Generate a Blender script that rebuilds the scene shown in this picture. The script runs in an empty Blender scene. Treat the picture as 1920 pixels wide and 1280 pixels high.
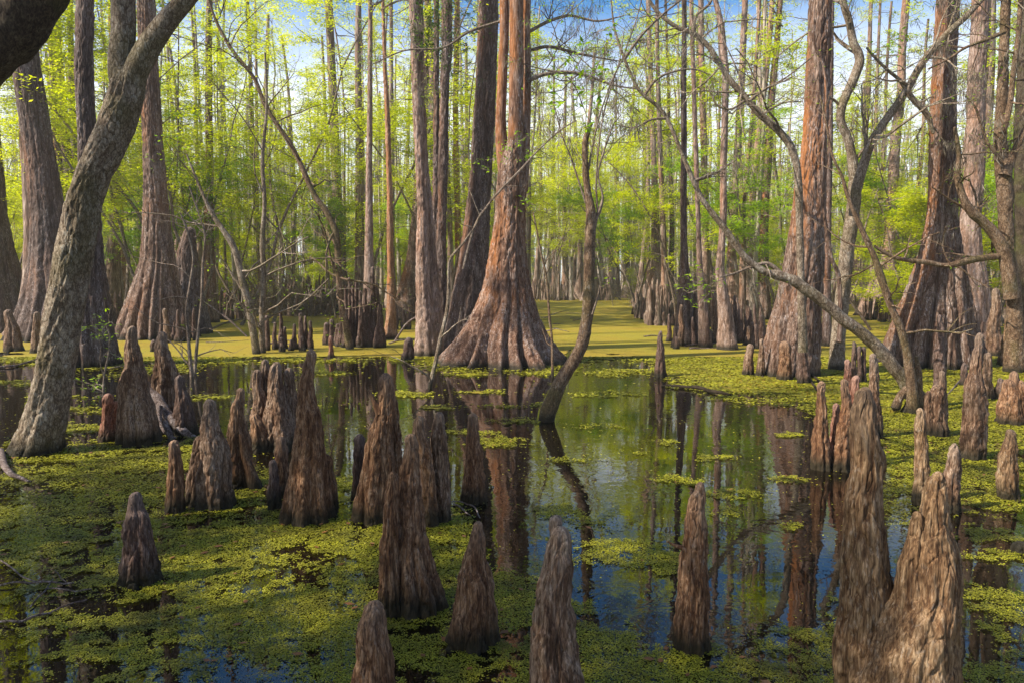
import bpy, math, random
import numpy as np
from math import radians, sin, cos, pi, sqrt
from mathutils import Vector

# ------------------------------------------------------------------ camera geometry
F = 1400.0; HC = 1.5; PITCH = radians(4.5)
FW = np.array([0, cos(PITCH), -sin(PITCH)]); UP = np.array([0, sin(PITCH), cos(PITCH)])
def ray(px, py):
    return FW + UP * (-(py - 640) / F) + np.array([1.0, 0, 0]) * ((px - 960) / F)
def ground(px, py):
    d = ray(px, py); t = HC / -d[2]
    return np.array([d[0] * t, d[1] * t, 0.0])
def P(px, py, Y):
    d = ray(px, py); t = Y / d[1]
    return np.array([d[0] * t, Y, HC + d[2] * t]), t      # point, distance along the axis
def to_px(x, y, z=0.0):
    dz = z - HC
    f = y * FW[1] + dz * FW[2]; u = y * UP[1] + dz * UP[2]
    f = np.maximum(f, 1e-3)
    return 960 + F * x / f, 640 - F * u / f

scene = bpy.context.scene
COL = scene.collection

# ------------------------------------------------------------------ numpy noise
_r = np.random.RandomState(7)
_perm = np.concatenate([_r.permutation(256)] * 3).astype(np.int32)
_g = _r.normal(size=(256, 3)); _g /= np.linalg.norm(_g, axis=1)[:, None]
def pn(x, y, z):
    x, y, z = np.broadcast_arrays(np.asarray(x, float), np.asarray(y, float), np.asarray(z, float))
    xi = np.floor(x).astype(int); yi = np.floor(y).astype(int); zi = np.floor(z).astype(int)
    xf = x - xi; yf = y - yi; zf = z - zi
    u = xf**3 * (xf * (xf * 6 - 15) + 10); v = yf**3 * (yf * (yf * 6 - 15) + 10); w = zf**3 * (zf * (zf * 6 - 15) + 10)
    r = 0
    for a in (0, 1):
        wa = u if a else 1 - u
        pa = _perm[(xi + a) & 255]
        for b in (0, 1):
            wb = v if b else 1 - v
            pb = _perm[pa + ((yi + b) & 255)]
            for c in (0, 1):
                wc = w if c else 1 - w
                g = _g[_perm[pb + ((zi + c) & 255)]]
                r = r + wa * wb * wc * (g[..., 0] * (xf - a) + g[..., 1] * (yf - b) + g[..., 2] * (zf - c))
    return r * 1.6
def fbm(x, y, z, o=3):
    s = 0; a = 1.0
    for i in range(o):
        s = s + a * pn(x * 2**i + 17 * i, y * 2**i + 5 * i, z * 2**i - 9 * i); a *= .5
    return s

# ------------------------------------------------------------------ mesh collector
class M:
    def __init__(s): s.v = []; s.q = []; s.t = []; s.n = 0; s.qm = []; s.tm = []
    def add(s, v, q=None, t=None, mi=0):
        v = np.asarray(v, float).reshape(-1, 3)
        if q is not None and len(q):
            q = np.asarray(q, np.int64) + s.n; s.q.append(q); s.qm.append(np.full(len(q), mi))
        if t is not None and len(t):
            t = np.asarray(t, np.int64) + s.n; s.t.append(t); s.tm.append(np.full(len(t), mi))
        s.v.append(v); s.n += len(v)
    def mesh(s, name, mats, origin=(0, 0, 0), smooth=True):
        me = bpy.data.meshes.new(name)
        v = np.concatenate(s.v) - np.asarray(origin, float) if s.v else np.zeros((0, 3))
        q = np.concatenate(s.q) if s.q else np.zeros((0, 4), int)
        t = np.concatenate(s.t) if s.t else np.zeros((0, 3), int)
        me.vertices.add(len(v)); me.vertices.foreach_set('co', v.astype(np.float32).ravel())
        loops = np.concatenate([q.ravel(), t.ravel()]).astype(np.int32)
        me.loops.add(len(loops)); me.loops.foreach_set('vertex_index', loops)
        ls = np.concatenate([np.arange(len(q)) * 4, len(q) * 4 + np.arange(len(t)) * 3]).astype(np.int32)
        me.polygons.add(len(ls)); me.polygons.foreach_set('loop_start', ls)
        mi = np.concatenate([np.concatenate(s.qm) if s.qm else np.zeros(0), np.concatenate(s.tm) if s.tm else np.zeros(0)])
        me.polygons.foreach_set('material_index', mi.astype(np.int32))
        me.polygons.foreach_set('use_smooth', np.full(len(ls), smooth))
        for m in mats: me.materials.append(m)
        me.update(calc_edges=True)
        return me
    def obj(s, name, mats, origin=(0, 0, 0), parent=None, smooth=True):
        me = s.mesh(name, mats, origin, smooth)
        o = bpy.data.objects.new(name, me); COL.objects.link(o)
        if parent is None: o.location = origin
        else:
            o.parent = parent; o.location = Vector(origin) - parent.location
        return o

def tag(o, label=None, cat=None, group=None, kind=None):
    if label: o['label'] = label
    if cat: o['category'] = cat
    if group: o['group'] = group
    if kind: o['kind'] = kind
    return o
def empty(name, loc, label=None, cat=None, group=None):
    o = bpy.data.objects.new(name, None); COL.objects.link(o)
    o.location = loc; o.empty_display_size = .2
    return tag(o, label, cat, group)

def tube(m, pts, rad, ns=6, mi=0, cap=True):
    pts = np.asarray(pts, float); rad = np.asarray(rad, float)
    n = len(pts)
    tg = np.gradient(pts, axis=0); tg /= np.linalg.norm(tg, axis=1)[:, None] + 1e-9
    mean = tg.mean(0)
    ref = np.array([0, 1., 0]) if abs(mean[1]) < .75 * np.linalg.norm(mean) + 1e-6 else np.array([1., 0, 0])
    u = np.cross(tg, ref); u /= np.linalg.norm(u, axis=1)[:, None] + 1e-9
    v = np.cross(tg, u)
    th = np.arange(ns) * 2 * pi / ns
    ring = pts[:, None] + rad[:, None, None] * (u[:, None] * np.cos(th)[None, :, None] + v[:, None] * np.sin(th)[None, :, None])
    i = np.arange(n - 1)[:, None] * ns; j = np.arange(ns)[None]; k = (j + 1) % ns
    q = np.stack([i + j, i + k, i + ns + k, i + ns + j], -1).reshape(-1, 4)
    m.add(ring.reshape(-1, 3), q, mi=mi)
    if cap:
        m.add([pts[-1] + tg[-1] * rad[-1] * .8] + list(ring[-1]), None, [(0, 1 + a, 1 + (a + 1) % ns) for a in range(ns)], mi=mi)

def crom(pts, k=8):
    """smooth path through points (any number of columns)"""
    p = np.asarray(pts, float)
    p = np.vstack([2 * p[0] - p[1], p, 2 * p[-1] - p[-2]])
    out = []
    for i in range(1, len(p) - 2):
        t = np.linspace(0, 1, k, endpoint=False)[:, None]
        a, b, c, d = p[i - 1], p[i], p[i + 1], p[i + 2]
        out.append(.5 * ((2 * b) + (-a + c) * t + (2 * a - 5 * b + 4 * c - d) * t**2 + (-a + 3 * b - 3 * c + d) * t**3))
    return np.vstack(out + [p[-2][None]])

def bark_tube(m, pts, rad, ns=20, seed=0, amp=.12, mi=0):
    """limb with an uneven surface"""
    m2 = M(); tube(m2, pts, rad, ns, mi)
    n = len(pts); v = m2.v[0].reshape(n, ns, 3)
    c = np.asarray(pts)[:, None]
    k = 1 + amp * fbm(v[..., 0] * 9 + seed, v[..., 1] * 9, v[..., 2] * 5, 3)
    k += amp * .9 * pn(v[..., 0] * 2.5 + seed, v[..., 1] * 2.5, v[..., 2] * 2.5)
    m2.v[0] = (c + (v - c) * k[..., None]).reshape(-1, 3)
    m.add(m2.v[0], m2.q[0], mi=mi); m.add(m2.v[1], None, m2.t[0] - len(m2.v[0]), mi=mi)

# ------------------------------------------------------------------ columns: knees and trunks drawn ring by ring
def column(m, prof, Y, seed=0, flute=None, lump=.1, bark=.01, dz=None, mi=0, nmax=200, ext=None, round_top=True, lean=0.0, open_top=False, bz=.15, knobs=0.0):
    """prof = [(y, x, w)...] top to base, in the photograph's pixels on the plane at depth Y; becomes rings in metres."""
    zs = []; xs = []; rs = []
    for (y, x, w) in prof:
        p, t = P(x, y, Y); zs.append(p[2]); xs.append(p[0]); rs.append(.5 * w * t / F)
    zs = np.array(zs); xs = np.array(xs); rs = np.array(rs)
    if ext:                                              # carry a trunk on above the frame
        H, k = ext; sl = (xs[0] - xs[1]) / max(zs[0] - zs[1], .1) if len(xs) > 1 else 0
        zs = np.concatenate([[H], zs]); xs = np.concatenate([[xs[0] + sl * .5 * (H - zs[1])], xs]); rs = np.concatenate([[rs[0] * k], rs])
    if round_top and len(zs) > 3 and rs[0] < .72 * rs[1] and not ext:    # blunt head: the first row only gives the height
        rs[0] = rs[1] * .97
    zt = zs[0]
    zs = np.concatenate([zs, [-.4]]); xs = np.concatenate([xs, [xs[-1]]]); rs = np.concatenate([rs, [rs[-1] * 1.06]])
    o = np.argsort(zs); zs, xs, rs = zs[o], xs[o], rs[o]
    if dz is None: dz = max(.0045, Y * .0013)
    vis_top = min(zt, P(960, -30, Y)[0][2])
    z = np.arange(-.4, vis_top, dz)
    if zt > vis_top + .01: z = np.concatenate([z, np.linspace(vis_top, zt, max(4, int((zt - vis_top) / .3)))])
    R = np.interp(z, zs, rs); X = np.interp(z, zs, xs)
    k = max(1, int((.010 + .016 * min(zt, 1.2) if round_top and zt < 2.5 else .10) / dz))
    ker = np.hanning(2 * k + 3)[1:-1]; ker /= ker.sum()
    def sm(a): return np.convolve(np.pad(a, k, 'edge'), ker, 'valid')
    R, X = sm(R), sm(X)
    if round_top:
        h = min(rs[-2] * 1.15, .3 * zt)
        z = np.concatenate([z[z < zt - h], zt - h + h * np.sin(np.linspace(0, pi / 2, 12))])
        Rr = np.interp(z, np.linspace(z.min(), zt, 2), [1, 1])
        zz = np.arange(-.4, vis_top, dz)
        R = np.interp(z, zz, R[:len(zz)]); X = np.interp(z, zz, X[:len(zz)])
        s = np.clip((z - (zt - h)) / h, 0, 1); R = R * np.sqrt(np.maximum(1 - s * s, 0.0004))
    Rb = max(rs[1], R.max())
    nth = int(np.clip(2 * pi * np.percentile(R, 75) / dz * (1.0), 20, nmax))
    th = np.arange(nth) * 2 * pi / nth
    Z = z[:, None] * np.ones((1, nth)); C = np.cos(th)[None]; S = np.sin(th)[None]
    Rm = R[:, None]
    sd = seed * 13.37
    mult = 1 + lump * (pn(C * .8 + sd, S * .8, Z / (Rb + .05) * .55) * 1.2 + pn(C * 1.6 - sd, S * 1.6, Z / (Rb + .03) * 1.1) * .7)
    if flute:
        nf, A, hz, A0 = flute
        tw = th[None] + .22 * pn(C * 1.5 + sd, S * 1.5, Z * .35) + .10 * pn(C * 3 + sd, S * 3, Z * 1.3)
        rib = np.abs(np.sin(tw * nf / 2 + sd)) ** .55
        rib2 = np.abs(np.sin(tw * nf * .93 + 1.3 + sd)) ** .6
        amp = A0 + (A - A0) * np.exp(-np.maximum(Z, 0) / hz)
        var = 1 + .7 * pn(C * 2 + 3 + sd, S * 2, Z * .2)
        mult = mult * (1 + amp * (rib - .62) * 1.25 * var + amp * .33 * (rib2 - .6))
    if knobs > 0:                                        # knobs, hollows and strap-like folds
        kb = pn(C * 2.2 + sd, S * 2.2, Z / (Rb + .03) * 1.9); hl = pn(C * 1.3 - sd, S * 1.3 + 4, Z / (Rb + .03) * .9)
        mult = mult * (1 + knobs * (.9 * np.clip(kb, 0, 1) - 1.6 * np.clip(np.abs(hl) * -5 + .6, 0, 1) * np.clip(1 - Z / (zt * .95), 0, 1)))
    Rf = Rm * mult * (.91 if knobs > 0 else .95)
    if bark > 0:
        px, py = Rm * C, Rm * S
        f1 = 1 / max(bark * 3.2, .004)
        r1 = 1 - 2 * np.abs(pn(px * f1 + sd, py * f1, Z * f1 * bz))
        r2 = 1 - 2 * np.abs(pn(px * f1 * 2.1 + sd, py * f1 * 2.1, Z * f1 * bz * 2.2))
        step = np.clip(pn(px * f1 * .6 - sd, py * f1 * .6, Z * f1 * bz * 1.4) * 4, -1, 1)
        r3 = np.abs(pn(px * f1 * .55 + 7 + sd, py * f1 * .55, Z * f1 * bz * .7))
        groove = -np.clip(1 - r3 / .10, 0, 1)
        Rf = Rf + bark * (.6 * r1 + .35 * r2 + .55 * step + 1.3 * groove - .5) * np.minimum(1, Rm / (bark * 5))
    if knobs > 0: X = X + .16 * Rb * pn(z / (Rb + .05) * .8, sd, 2.2) * np.clip(z / zt * 2, 0, 1)
    yo = lean * np.interp(z, [0, zt], [0, 1]) + .05 * Rb * np.sin(z / (Rb + .05) * .9 + sd)
    V = np.stack([X[:, None] + Rf * C, Y + yo[:, None] + Rf * S, Z], -1)
    n = len(z)
    i = np.arange(n - 1)[:, None] * nth; j = np.arange(nth)[None]; kk = (j + 1) % nth
    q = np.stack([i + j, i + kk, i + nth + kk, i + nth + j], -1).reshape(-1, 4)
    m.add(V.reshape(-1, 3), q, mi=mi)
    top = V[-1]
    m.add([top.mean(0)] + list(top), None, [(0, 1 + a, 1 + (a + 1) % nth) for a in range(nth)], mi=mi)
    return (xs, zs, rs)

def base_depth(prof):
    y, x, w = prof[-1]
    d = ground(x, y)[1]
    return d + .5 * w * d / F * .8

# ------------------------------------------------------------------ materials
def nodes(name):
    m = bpy.data.materials.new(name); m.use_nodes = True
    nt = m.node_tree; nt.nodes.clear()
    out = nt.nodes.new('ShaderNodeOutputMaterial')
    def N(t, **k):
        n = nt.nodes.new(t)
        for a, b in k.items():
            if a in n.inputs: n.inputs[a].default_value = b
            else: setattr(n, a, b)
        return n
    return m, nt, N, nt.links.new, out
def ramp(N, stops):
    r = N('ShaderNodeValToRGB'); e = r.color_ramp.elements
    while len(e) > 1: e.remove(e[-1])
    e[0].position = stops[0][0]; e[0].color = (*stops[0][1], 1)
    for p, c in stops[1:]:
        x = e.new(p); x.color = (*c, 1)
    return r
def math_(N, L, op, a, b=None):
    n = N('ShaderNodeMath', operation=op)
    for i, s in enumerate((a, b)):
        if s is None: continue
        if isinstance(s, (int, float)): n.inputs[i].default_value = s
        else: L(s, n.inputs[i])
    return n.outputs[0]
def mix(N, L, f, a, b):
    n = N('ShaderNodeMix', data_type='RGBA')
    if isinstance(f, (int, float)): n.inputs[0].default_value = f
    else: L(f, n.inputs[0])
    for i, s in ((6, a), (7, b)):
        if isinstance(s, tuple): n.inputs[i].default_value = (*s, 1)
        else: L(s, n.inputs[i])
    return n.outputs[2]

def bark_mat(name, dark, mid, light, fine=26, stretch=.16, fleck=(.42, .37, .36), flecks=.5, orange=0.0, moss=0.0, wet=True, bump=.5, bdist=.012, oside=-.1, tip=0.0):
    m, nt, N, L, out = nodes(name)
    tc = N('ShaderNodeTexCoord'); oi = N('ShaderNodeObjectInfo')
    off = N('ShaderNodeVectorMath', operation='MULTIPLY_ADD')
    L(oi.outputs['Random'], off.inputs[0]); off.inputs[1].default_value = (37, 19, 11); L(tc.outputs['Object'], off.inputs[2])
    mp = N('ShaderNodeMapping'); mp.inputs['Scale'].default_value = (1, 1, stretch); L(off.outputs[0], mp.inputs[0])
    n1 = N('ShaderNodeTexNoise', Scale=fine, Detail=5.0, Roughness=.6, Distortion=.3); L(mp.outputs[0], n1.inputs['Vector'])
    n2 = N('ShaderNodeTexNoise', Scale=fine * .23, Detail=4.0, Roughness=.6); L(mp.outputs[0], n2.inputs['Vector'])
    n3 = N('ShaderNodeTexNoise', Scale=2.2, Detail=3.0); L(off.outputs[0], n3.inputs['Vector'])
    n4 = N('ShaderNodeTexNoise', Scale=fine * 1.7, Detail=3.0, Roughness=.65)
    mp2 = N('ShaderNodeMapping'); mp2.inputs['Scale'].default_value = (1, 1, .38); L(off.outputs[0], mp2.inputs[0]); L(mp2.outputs[0], n4.inputs['Vector'])
    mp4 = N('ShaderNodeMapping'); mp4.inputs['Scale'].default_value = (1, 1, stretch * .6); L(off.outputs[0], mp4.inputs[0])
    n6 = N('ShaderNodeTexNoise', Scale=fine * 3.6, Detail=6.0, Roughness=.72, Distortion=.25); L(mp4.outputs[0], n6.inputs['Vector'])
    h = math_(N, L, 'ADD', math_(N, L, 'ADD', math_(N, L, 'MULTIPLY', n1.outputs[0], .42), math_(N, L, 'MULTIPLY', n2.outputs[0], .26)), math_(N, L, 'MULTIPLY', n6.outputs[0], .32))
    r = ramp(N, [(.42, dark), (.495, mid), (.58, light)]); L(h, r.inputs[0])
    vo = N('ShaderNodeTexVoronoi', Scale=fine * .62); vo.feature = 'DISTANCE_TO_EDGE'
    dv = N('ShaderNodeVectorMath', operation='MULTIPLY_ADD'); L(n2.outputs[1], dv.inputs[0]); dv.inputs[1].default_value = (.06, .06, .06); L(mp.outputs[0], dv.inputs[2])
    L(dv.outputs[0], vo.inputs['Vector'])
    ck = ramp(N, [(.0, (0, 0, 0)), (.09, (1, 1, 1))]); L(vo.outputs['Distance'], ck.inputs[0])
    gate = ramp(N, [(.42, (0, 0, 0)), (.55, (1, 1, 1))]); L(n3.outputs[0], gate.inputs[0])
    crack = math_(N, L, 'MULTIPLY', math_(N, L, 'SUBTRACT', 1.0, ck.outputs[0]), math_(N, L, 'ADD', math_(N, L, 'MULTIPLY', gate.outputs[0], .6), .35))
    col = mix(N, L, crack, r.outputs[0], tuple(c * .45 for c in dark))
    tint = mix(N, L, math_(N, L, 'MULTIPLY', n3.outputs[0], .45), col, tuple(c * k for c, k in zip(mid, (1.25, .85, .62))))
    col = tint
    geo = N('ShaderNodeNewGeometry'); sp = N('ShaderNodeSeparateXYZ'); L(geo.outputs['Position'], sp.inputs[0])
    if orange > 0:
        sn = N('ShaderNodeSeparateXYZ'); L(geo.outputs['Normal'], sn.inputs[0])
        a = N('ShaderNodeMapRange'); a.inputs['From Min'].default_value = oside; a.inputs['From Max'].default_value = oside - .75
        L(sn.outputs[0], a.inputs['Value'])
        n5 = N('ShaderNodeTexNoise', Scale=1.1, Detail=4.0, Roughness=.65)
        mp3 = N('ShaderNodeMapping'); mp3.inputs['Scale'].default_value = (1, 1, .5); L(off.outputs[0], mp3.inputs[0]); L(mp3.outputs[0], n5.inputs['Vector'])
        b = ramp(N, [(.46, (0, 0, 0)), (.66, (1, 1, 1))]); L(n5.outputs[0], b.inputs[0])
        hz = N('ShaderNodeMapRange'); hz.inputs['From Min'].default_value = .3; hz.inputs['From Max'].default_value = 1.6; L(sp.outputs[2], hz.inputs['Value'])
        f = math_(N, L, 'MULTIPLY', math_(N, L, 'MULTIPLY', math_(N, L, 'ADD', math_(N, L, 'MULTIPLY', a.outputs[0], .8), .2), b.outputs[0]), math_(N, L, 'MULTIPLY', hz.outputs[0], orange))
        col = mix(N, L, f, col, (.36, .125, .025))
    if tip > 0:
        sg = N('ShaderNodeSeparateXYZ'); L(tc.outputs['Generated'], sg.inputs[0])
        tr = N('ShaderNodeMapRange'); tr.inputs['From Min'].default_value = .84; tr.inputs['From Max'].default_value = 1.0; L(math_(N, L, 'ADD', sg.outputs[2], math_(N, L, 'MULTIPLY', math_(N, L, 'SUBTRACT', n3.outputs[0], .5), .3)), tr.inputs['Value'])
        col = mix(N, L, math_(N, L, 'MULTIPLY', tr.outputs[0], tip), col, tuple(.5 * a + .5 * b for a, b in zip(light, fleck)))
    if moss > 0:
        mr = ramp(N, [(.5, (0, 0, 0)), (.68, (1, 1, 1))]); L(n3.outputs[0], mr.inputs[0])
        col = mix(N, L, math_(N, L, 'MULTIPLY', mr.outputs[0], moss), col, (.075, .075, .018))
    if flecks > 0:
        fr = ramp(N, [(.56, (0, 0, 0)), (.64, (1, 1, 1))]); L(n4.outputs[0], fr.inputs[0])
        fr2 = ramp(N, [(.42, (0, 0, 0)), (.62, (1, 1, 1))]); L(n2.outputs[0], fr2.inputs[0])
        col = mix(N, L, math_(N, L, 'MULTIPLY', math_(N, L, 'MULTIPLY', fr.outputs[0], fr2.outputs[0]), flecks), col, fleck)
    if wet:
        w = N('ShaderNodeMapRange'); w.inputs['From Min'].default_value = .05; w.inputs['From Max'].default_value = .16
        zz = math_(N, L, 'ADD', sp.outputs[2], math_(N, L, 'MULTIPLY', math_(N, L, 'SUBTRACT', n3.outputs[0], .5), .12))
        L(zz, w.inputs['Value'])
        inv = math_(N, L, 'SUBTRACT', 1.0, w.outputs[0])
        col = mix(N, L, math_(N, L, 'MULTIPLY', inv, .92), col, (.016, .014, .006))
    fb = ramp(N, [(.36, (.42, .42, .42)), (.5, (.95, .95, .95)), (.64, (1.35, 1.35, 1.35))]); L(n6.outputs[0], fb.inputs[0])
    mm = N('ShaderNodeMix', data_type='RGBA', blend_type='MULTIPLY'); mm.inputs[0].default_value = .85; L(col, mm.inputs[6]); L(fb.outputs[0], mm.inputs[7]); col = mm.outputs[2]
    bs = N('ShaderNodeBsdfPrincipled', Roughness=.85); L(col, bs.inputs['Base Color'])
    bs.inputs['Specular IOR Level'].default_value = .25
    bp = N('ShaderNodeBump', Strength=bump, Distance=bdist); L(math_(N, L, 'SUBTRACT', math_(N, L, 'ADD', math_(N, L, 'MULTIPLY', h, 2.2), math_(N, L, 'MULTIPLY', n4.outputs[0], .35)), math_(N, L, 'MULTIPLY', crack, .35)), bp.inputs['Height'])
    L(bp.outputs[0], bs.inputs['Normal']); L(bs.outputs[0], out.inputs[0])
    return m

def leaf_mat(name, cols, trans=.55, island=True, rough=.55, patch=None):
    m, nt, N, L, out = nodes(name)
    g = N('ShaderNodeNewGeometry'); oi = N('ShaderNodeObjectInfo')
    s = math_(N, L, 'ADD', math_(N, L, 'MULTIPLY', g.outputs['Random Per Island'], .62), math_(N, L, 'MULTIPLY', oi.outputs['Random'], .38))
    r = ramp(N, [(i / (len(cols) - 1), c) for i, c in enumerate(cols)]); L(s, r.inputs[0])
    if patch:                                            # brown and olive drifts among the leaflets
        pn_ = N('ShaderNodeTexNoise', Scale=2.6, Detail=5.0, Roughness=.7); L(g.outputs['Position'], pn_.inputs['Vector'])
        pr = ramp(N, [(.45, (0, 0, 0)), (.66, (1, 1, 1))]); L(pn_.outputs[0], pr.inputs[0])
        q = N('ShaderNodeMix', data_type='RGBA'); L(math_(N, L, 'MULTIPLY', pr.outputs[0], .75), q.inputs[0]); L(r.outputs[0], q.inputs[6]); q.inputs[7].default_value = (*patch, 1)
        r = q; r_out = q.outputs[2]
    else: r_out = r.outputs[0]
    d = N('ShaderNodeBsdfPrincipled', Roughness=rough); d.inputs['Specular IOR Level'].default_value = .3; L(r_out, d.inputs['Base Color'])
    t = N('ShaderNodeBsdfTranslucent'); hs = N('ShaderNodeHueSaturation', Value=1.5, Saturation=1.05); L(r_out, hs.inputs['Color']); L(hs.outputs[0], t.inputs[0])
    mx = N('ShaderNodeMixShader'); mx.inputs[0].default_value = trans; L(d.outputs[0], mx.inputs[1]); L(t.outputs[0], mx.inputs[2])
    L(mx.outputs[0], out.inputs[0])
    return m

MAT = {}
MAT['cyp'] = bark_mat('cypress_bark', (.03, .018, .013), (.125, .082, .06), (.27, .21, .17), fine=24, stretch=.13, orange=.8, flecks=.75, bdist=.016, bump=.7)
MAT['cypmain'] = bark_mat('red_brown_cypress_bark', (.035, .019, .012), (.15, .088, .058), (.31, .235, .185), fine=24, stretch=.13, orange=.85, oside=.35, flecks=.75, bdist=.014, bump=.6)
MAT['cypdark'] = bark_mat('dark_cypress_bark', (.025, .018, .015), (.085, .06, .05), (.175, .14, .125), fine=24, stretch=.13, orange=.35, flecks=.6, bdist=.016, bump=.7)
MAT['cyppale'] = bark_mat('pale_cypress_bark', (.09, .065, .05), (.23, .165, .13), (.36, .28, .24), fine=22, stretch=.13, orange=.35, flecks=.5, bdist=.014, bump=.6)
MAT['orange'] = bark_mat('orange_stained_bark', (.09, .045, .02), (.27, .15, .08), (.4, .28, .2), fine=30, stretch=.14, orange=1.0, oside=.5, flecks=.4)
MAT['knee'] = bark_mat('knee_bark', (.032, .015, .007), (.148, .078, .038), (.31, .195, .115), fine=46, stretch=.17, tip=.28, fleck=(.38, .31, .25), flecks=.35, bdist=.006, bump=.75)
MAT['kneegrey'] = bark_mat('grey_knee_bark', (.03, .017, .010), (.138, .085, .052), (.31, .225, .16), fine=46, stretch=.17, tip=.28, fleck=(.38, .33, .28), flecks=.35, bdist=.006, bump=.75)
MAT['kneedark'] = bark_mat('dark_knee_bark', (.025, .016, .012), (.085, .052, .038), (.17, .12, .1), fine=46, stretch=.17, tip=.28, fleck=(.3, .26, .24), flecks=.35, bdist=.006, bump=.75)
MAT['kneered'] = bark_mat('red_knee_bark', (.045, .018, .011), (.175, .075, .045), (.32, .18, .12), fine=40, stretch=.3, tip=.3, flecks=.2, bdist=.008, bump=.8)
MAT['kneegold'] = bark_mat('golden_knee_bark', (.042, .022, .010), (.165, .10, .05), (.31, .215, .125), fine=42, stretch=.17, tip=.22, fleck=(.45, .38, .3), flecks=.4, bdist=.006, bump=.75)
MAT['hard'] = bark_mat('lichened_hardwood_bark', (.055, .042, .03), (.18, .145, .105), (.34, .29, .225), fine=34, stretch=.5, fleck=(.45, .43, .37), flecks=.5, moss=.4, bdist=.012, bump=.9)
MAT['harddark'] = bark_mat('mossy_dark_bark', (.02, .014, .009), (.06, .043, .026), (.12, .095, .06), fine=34, stretch=.5, fleck=(.2, .2, .15), flecks=.3, moss=.8, bdist=.012, bump=.9)
MAT['hardred'] = bark_mat('reddish_moss_bark', (.04, .025, .014), (.13, .085, .05), (.24, .17, .11), fine=34, stretch=.5, fleck=(.36, .33, .28), flecks=.5, moss=.5, bdist=.010, bump=.9)
MAT['twig'] = bark_mat('twig_bark', (.06, .048, .036), (.16, .13, .1), (.28, .235, .19), fine=30, stretch=.5, flecks=0, wet=False, bump=.2)
MAT['bgtrunk'] = bark_mat('far_cypress_bark', (.05, .036, .028), (.17, .125, .098), (.34, .28, .235), fine=9, stretch=.12, orange=.3, flecks=.3, wet=False, bump=.3, bdist=.03)
MAT['bgpale'] = bark_mat('far_pale_bark', (.14, .12, .1), (.3, .27, .23), (.46, .43, .38), fine=9, stretch=.12, flecks=.3, wet=False, bump=.3, bdist=.03)
MAT['dead'] = bark_mat('weathered_driftwood', (.03, .022, .02), (.13, .1, .09), (.3, .26, .25), fine=40, stretch=1, flecks=.3, wet=False, bump=.8)
MAT['leaf'] = leaf_mat('spring_leaf', [(.18, .225, .010), (.31, .36, .015), (.44, .46, .025), (.56, .54, .05)], trans=.66)
MAT['leafgreen'] = leaf_mat('fresh_green_leaf', [(.09, .17, .01), (.16, .28, .014), (.25, .37, .02), (.34, .43, .035)], trans=.58)
MAT['leafdark'] = leaf_mat('dark_glossy_leaf', [(.025, .055, .01), (.04, .085, .012), (.06, .11, .015)], trans=.3, rough=.35)
MAT['moss_hang'] = leaf_mat('hanging_moss', [(.10, .08, .055), (.15, .12, .085), (.2, .17, .12)], trans=.3)
MAT['brownleaf'] = leaf_mat('fallen_leaf', [(.12, .045, .015), (.22, .09, .03), (.25, .14, .06)], trans=.1)

# ------------------------------------------------------------------ leaves and branches
def leaves(m, pts, rng, size=.05, flat=.35, asp=.42, mi=0, droop=0.0):
    pts = np.asarray(pts, float); n = len(pts)
    if not n: return
    a = rng.uniform(0, 2 * pi, n)
    d = np.stack([np.cos(a), np.sin(a), rng.normal(-droop, flat, n)], 1); d /= np.linalg.norm(d, axis=1)[:, None]
    up = np.stack([rng.normal(0, flat, n), rng.normal(0, flat, n), np.ones(n)], 1)
    w = np.cross(d, up); w /= np.linalg.norm(w, axis=1)[:, None]
    s = size * rng.uniform(.6, 1.3, n)[:, None]
    q = np.stack([pts, pts + d * s * .45 + w * s * asp * .5, pts + d * s, pts + d * s * .45 - w * s * asp * .5], 1)
    m.add(q.reshape(-1, 3), np.arange(4 * n).reshape(n, 4), mi=mi)

def wander(p, d, L, n, rng, curl=.25, grav=0.0):
    pts = [np.array(p, float)]; d = np.array(d, float); d /= np.linalg.norm(d)
    for i in range(n):
        d = d + rng.normal(0, curl, 3) * .5; d[2] += grav; d /= np.linalg.norm(d)
        pts.append(pts[-1] + d * L / n)
    return np.array(pts), d

def limb(T, p, d, L, r, rng, lvl, anchors, curl=.3, ns=5, kids=(4, 3), grav=0.0, mi=0, spread=.9, n=6):
    pts, _ = wander(p, d, L, n, rng, curl, grav)
    rr = np.linspace(r, r * .35, len(pts))
    tube(T, pts, rr, ns if lvl > 0 else 3, mi=mi, cap=False)
    if lvl == 0:
        anchors.append(pts); return
    for k in range(kids[-lvl] if lvl <= len(kids) else kids[0]):
        f = rng.uniform(.25, 1.0); i = f * (len(pts) - 1); a = int(min(i, len(pts) - 2)); q = pts[a] + (pts[a + 1] - pts[a]) * (i - a)
        t = pts[a + 1] - pts[a]; t /= np.linalg.norm(t)
        s = rng.normal(0, 1, 3); s -= t * s.dot(t); s /= np.linalg.norm(s); s[2] *= .6
        limb(T, q, t * .75 + s * spread, L * rng.uniform(.4, .65), r * .45 * (1.2 - f * .5), rng, lvl - 1, anchors, curl, max(3, ns - 1), kids, grav, mi, spread, max(4, n - 1))
    anchors.append(pts[-2:])

def clump_points(anchors, rng, per, jit=.2, k=9, tight=.055):
    c = anchor_points(anchors, rng, per / k, jit)
    return (c[:, None] + rng.normal(0, 1, (len(c), k, 3)) * [tight * 1.4, tight * 1.4, tight * .6]).reshape(-1, 3)

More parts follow.
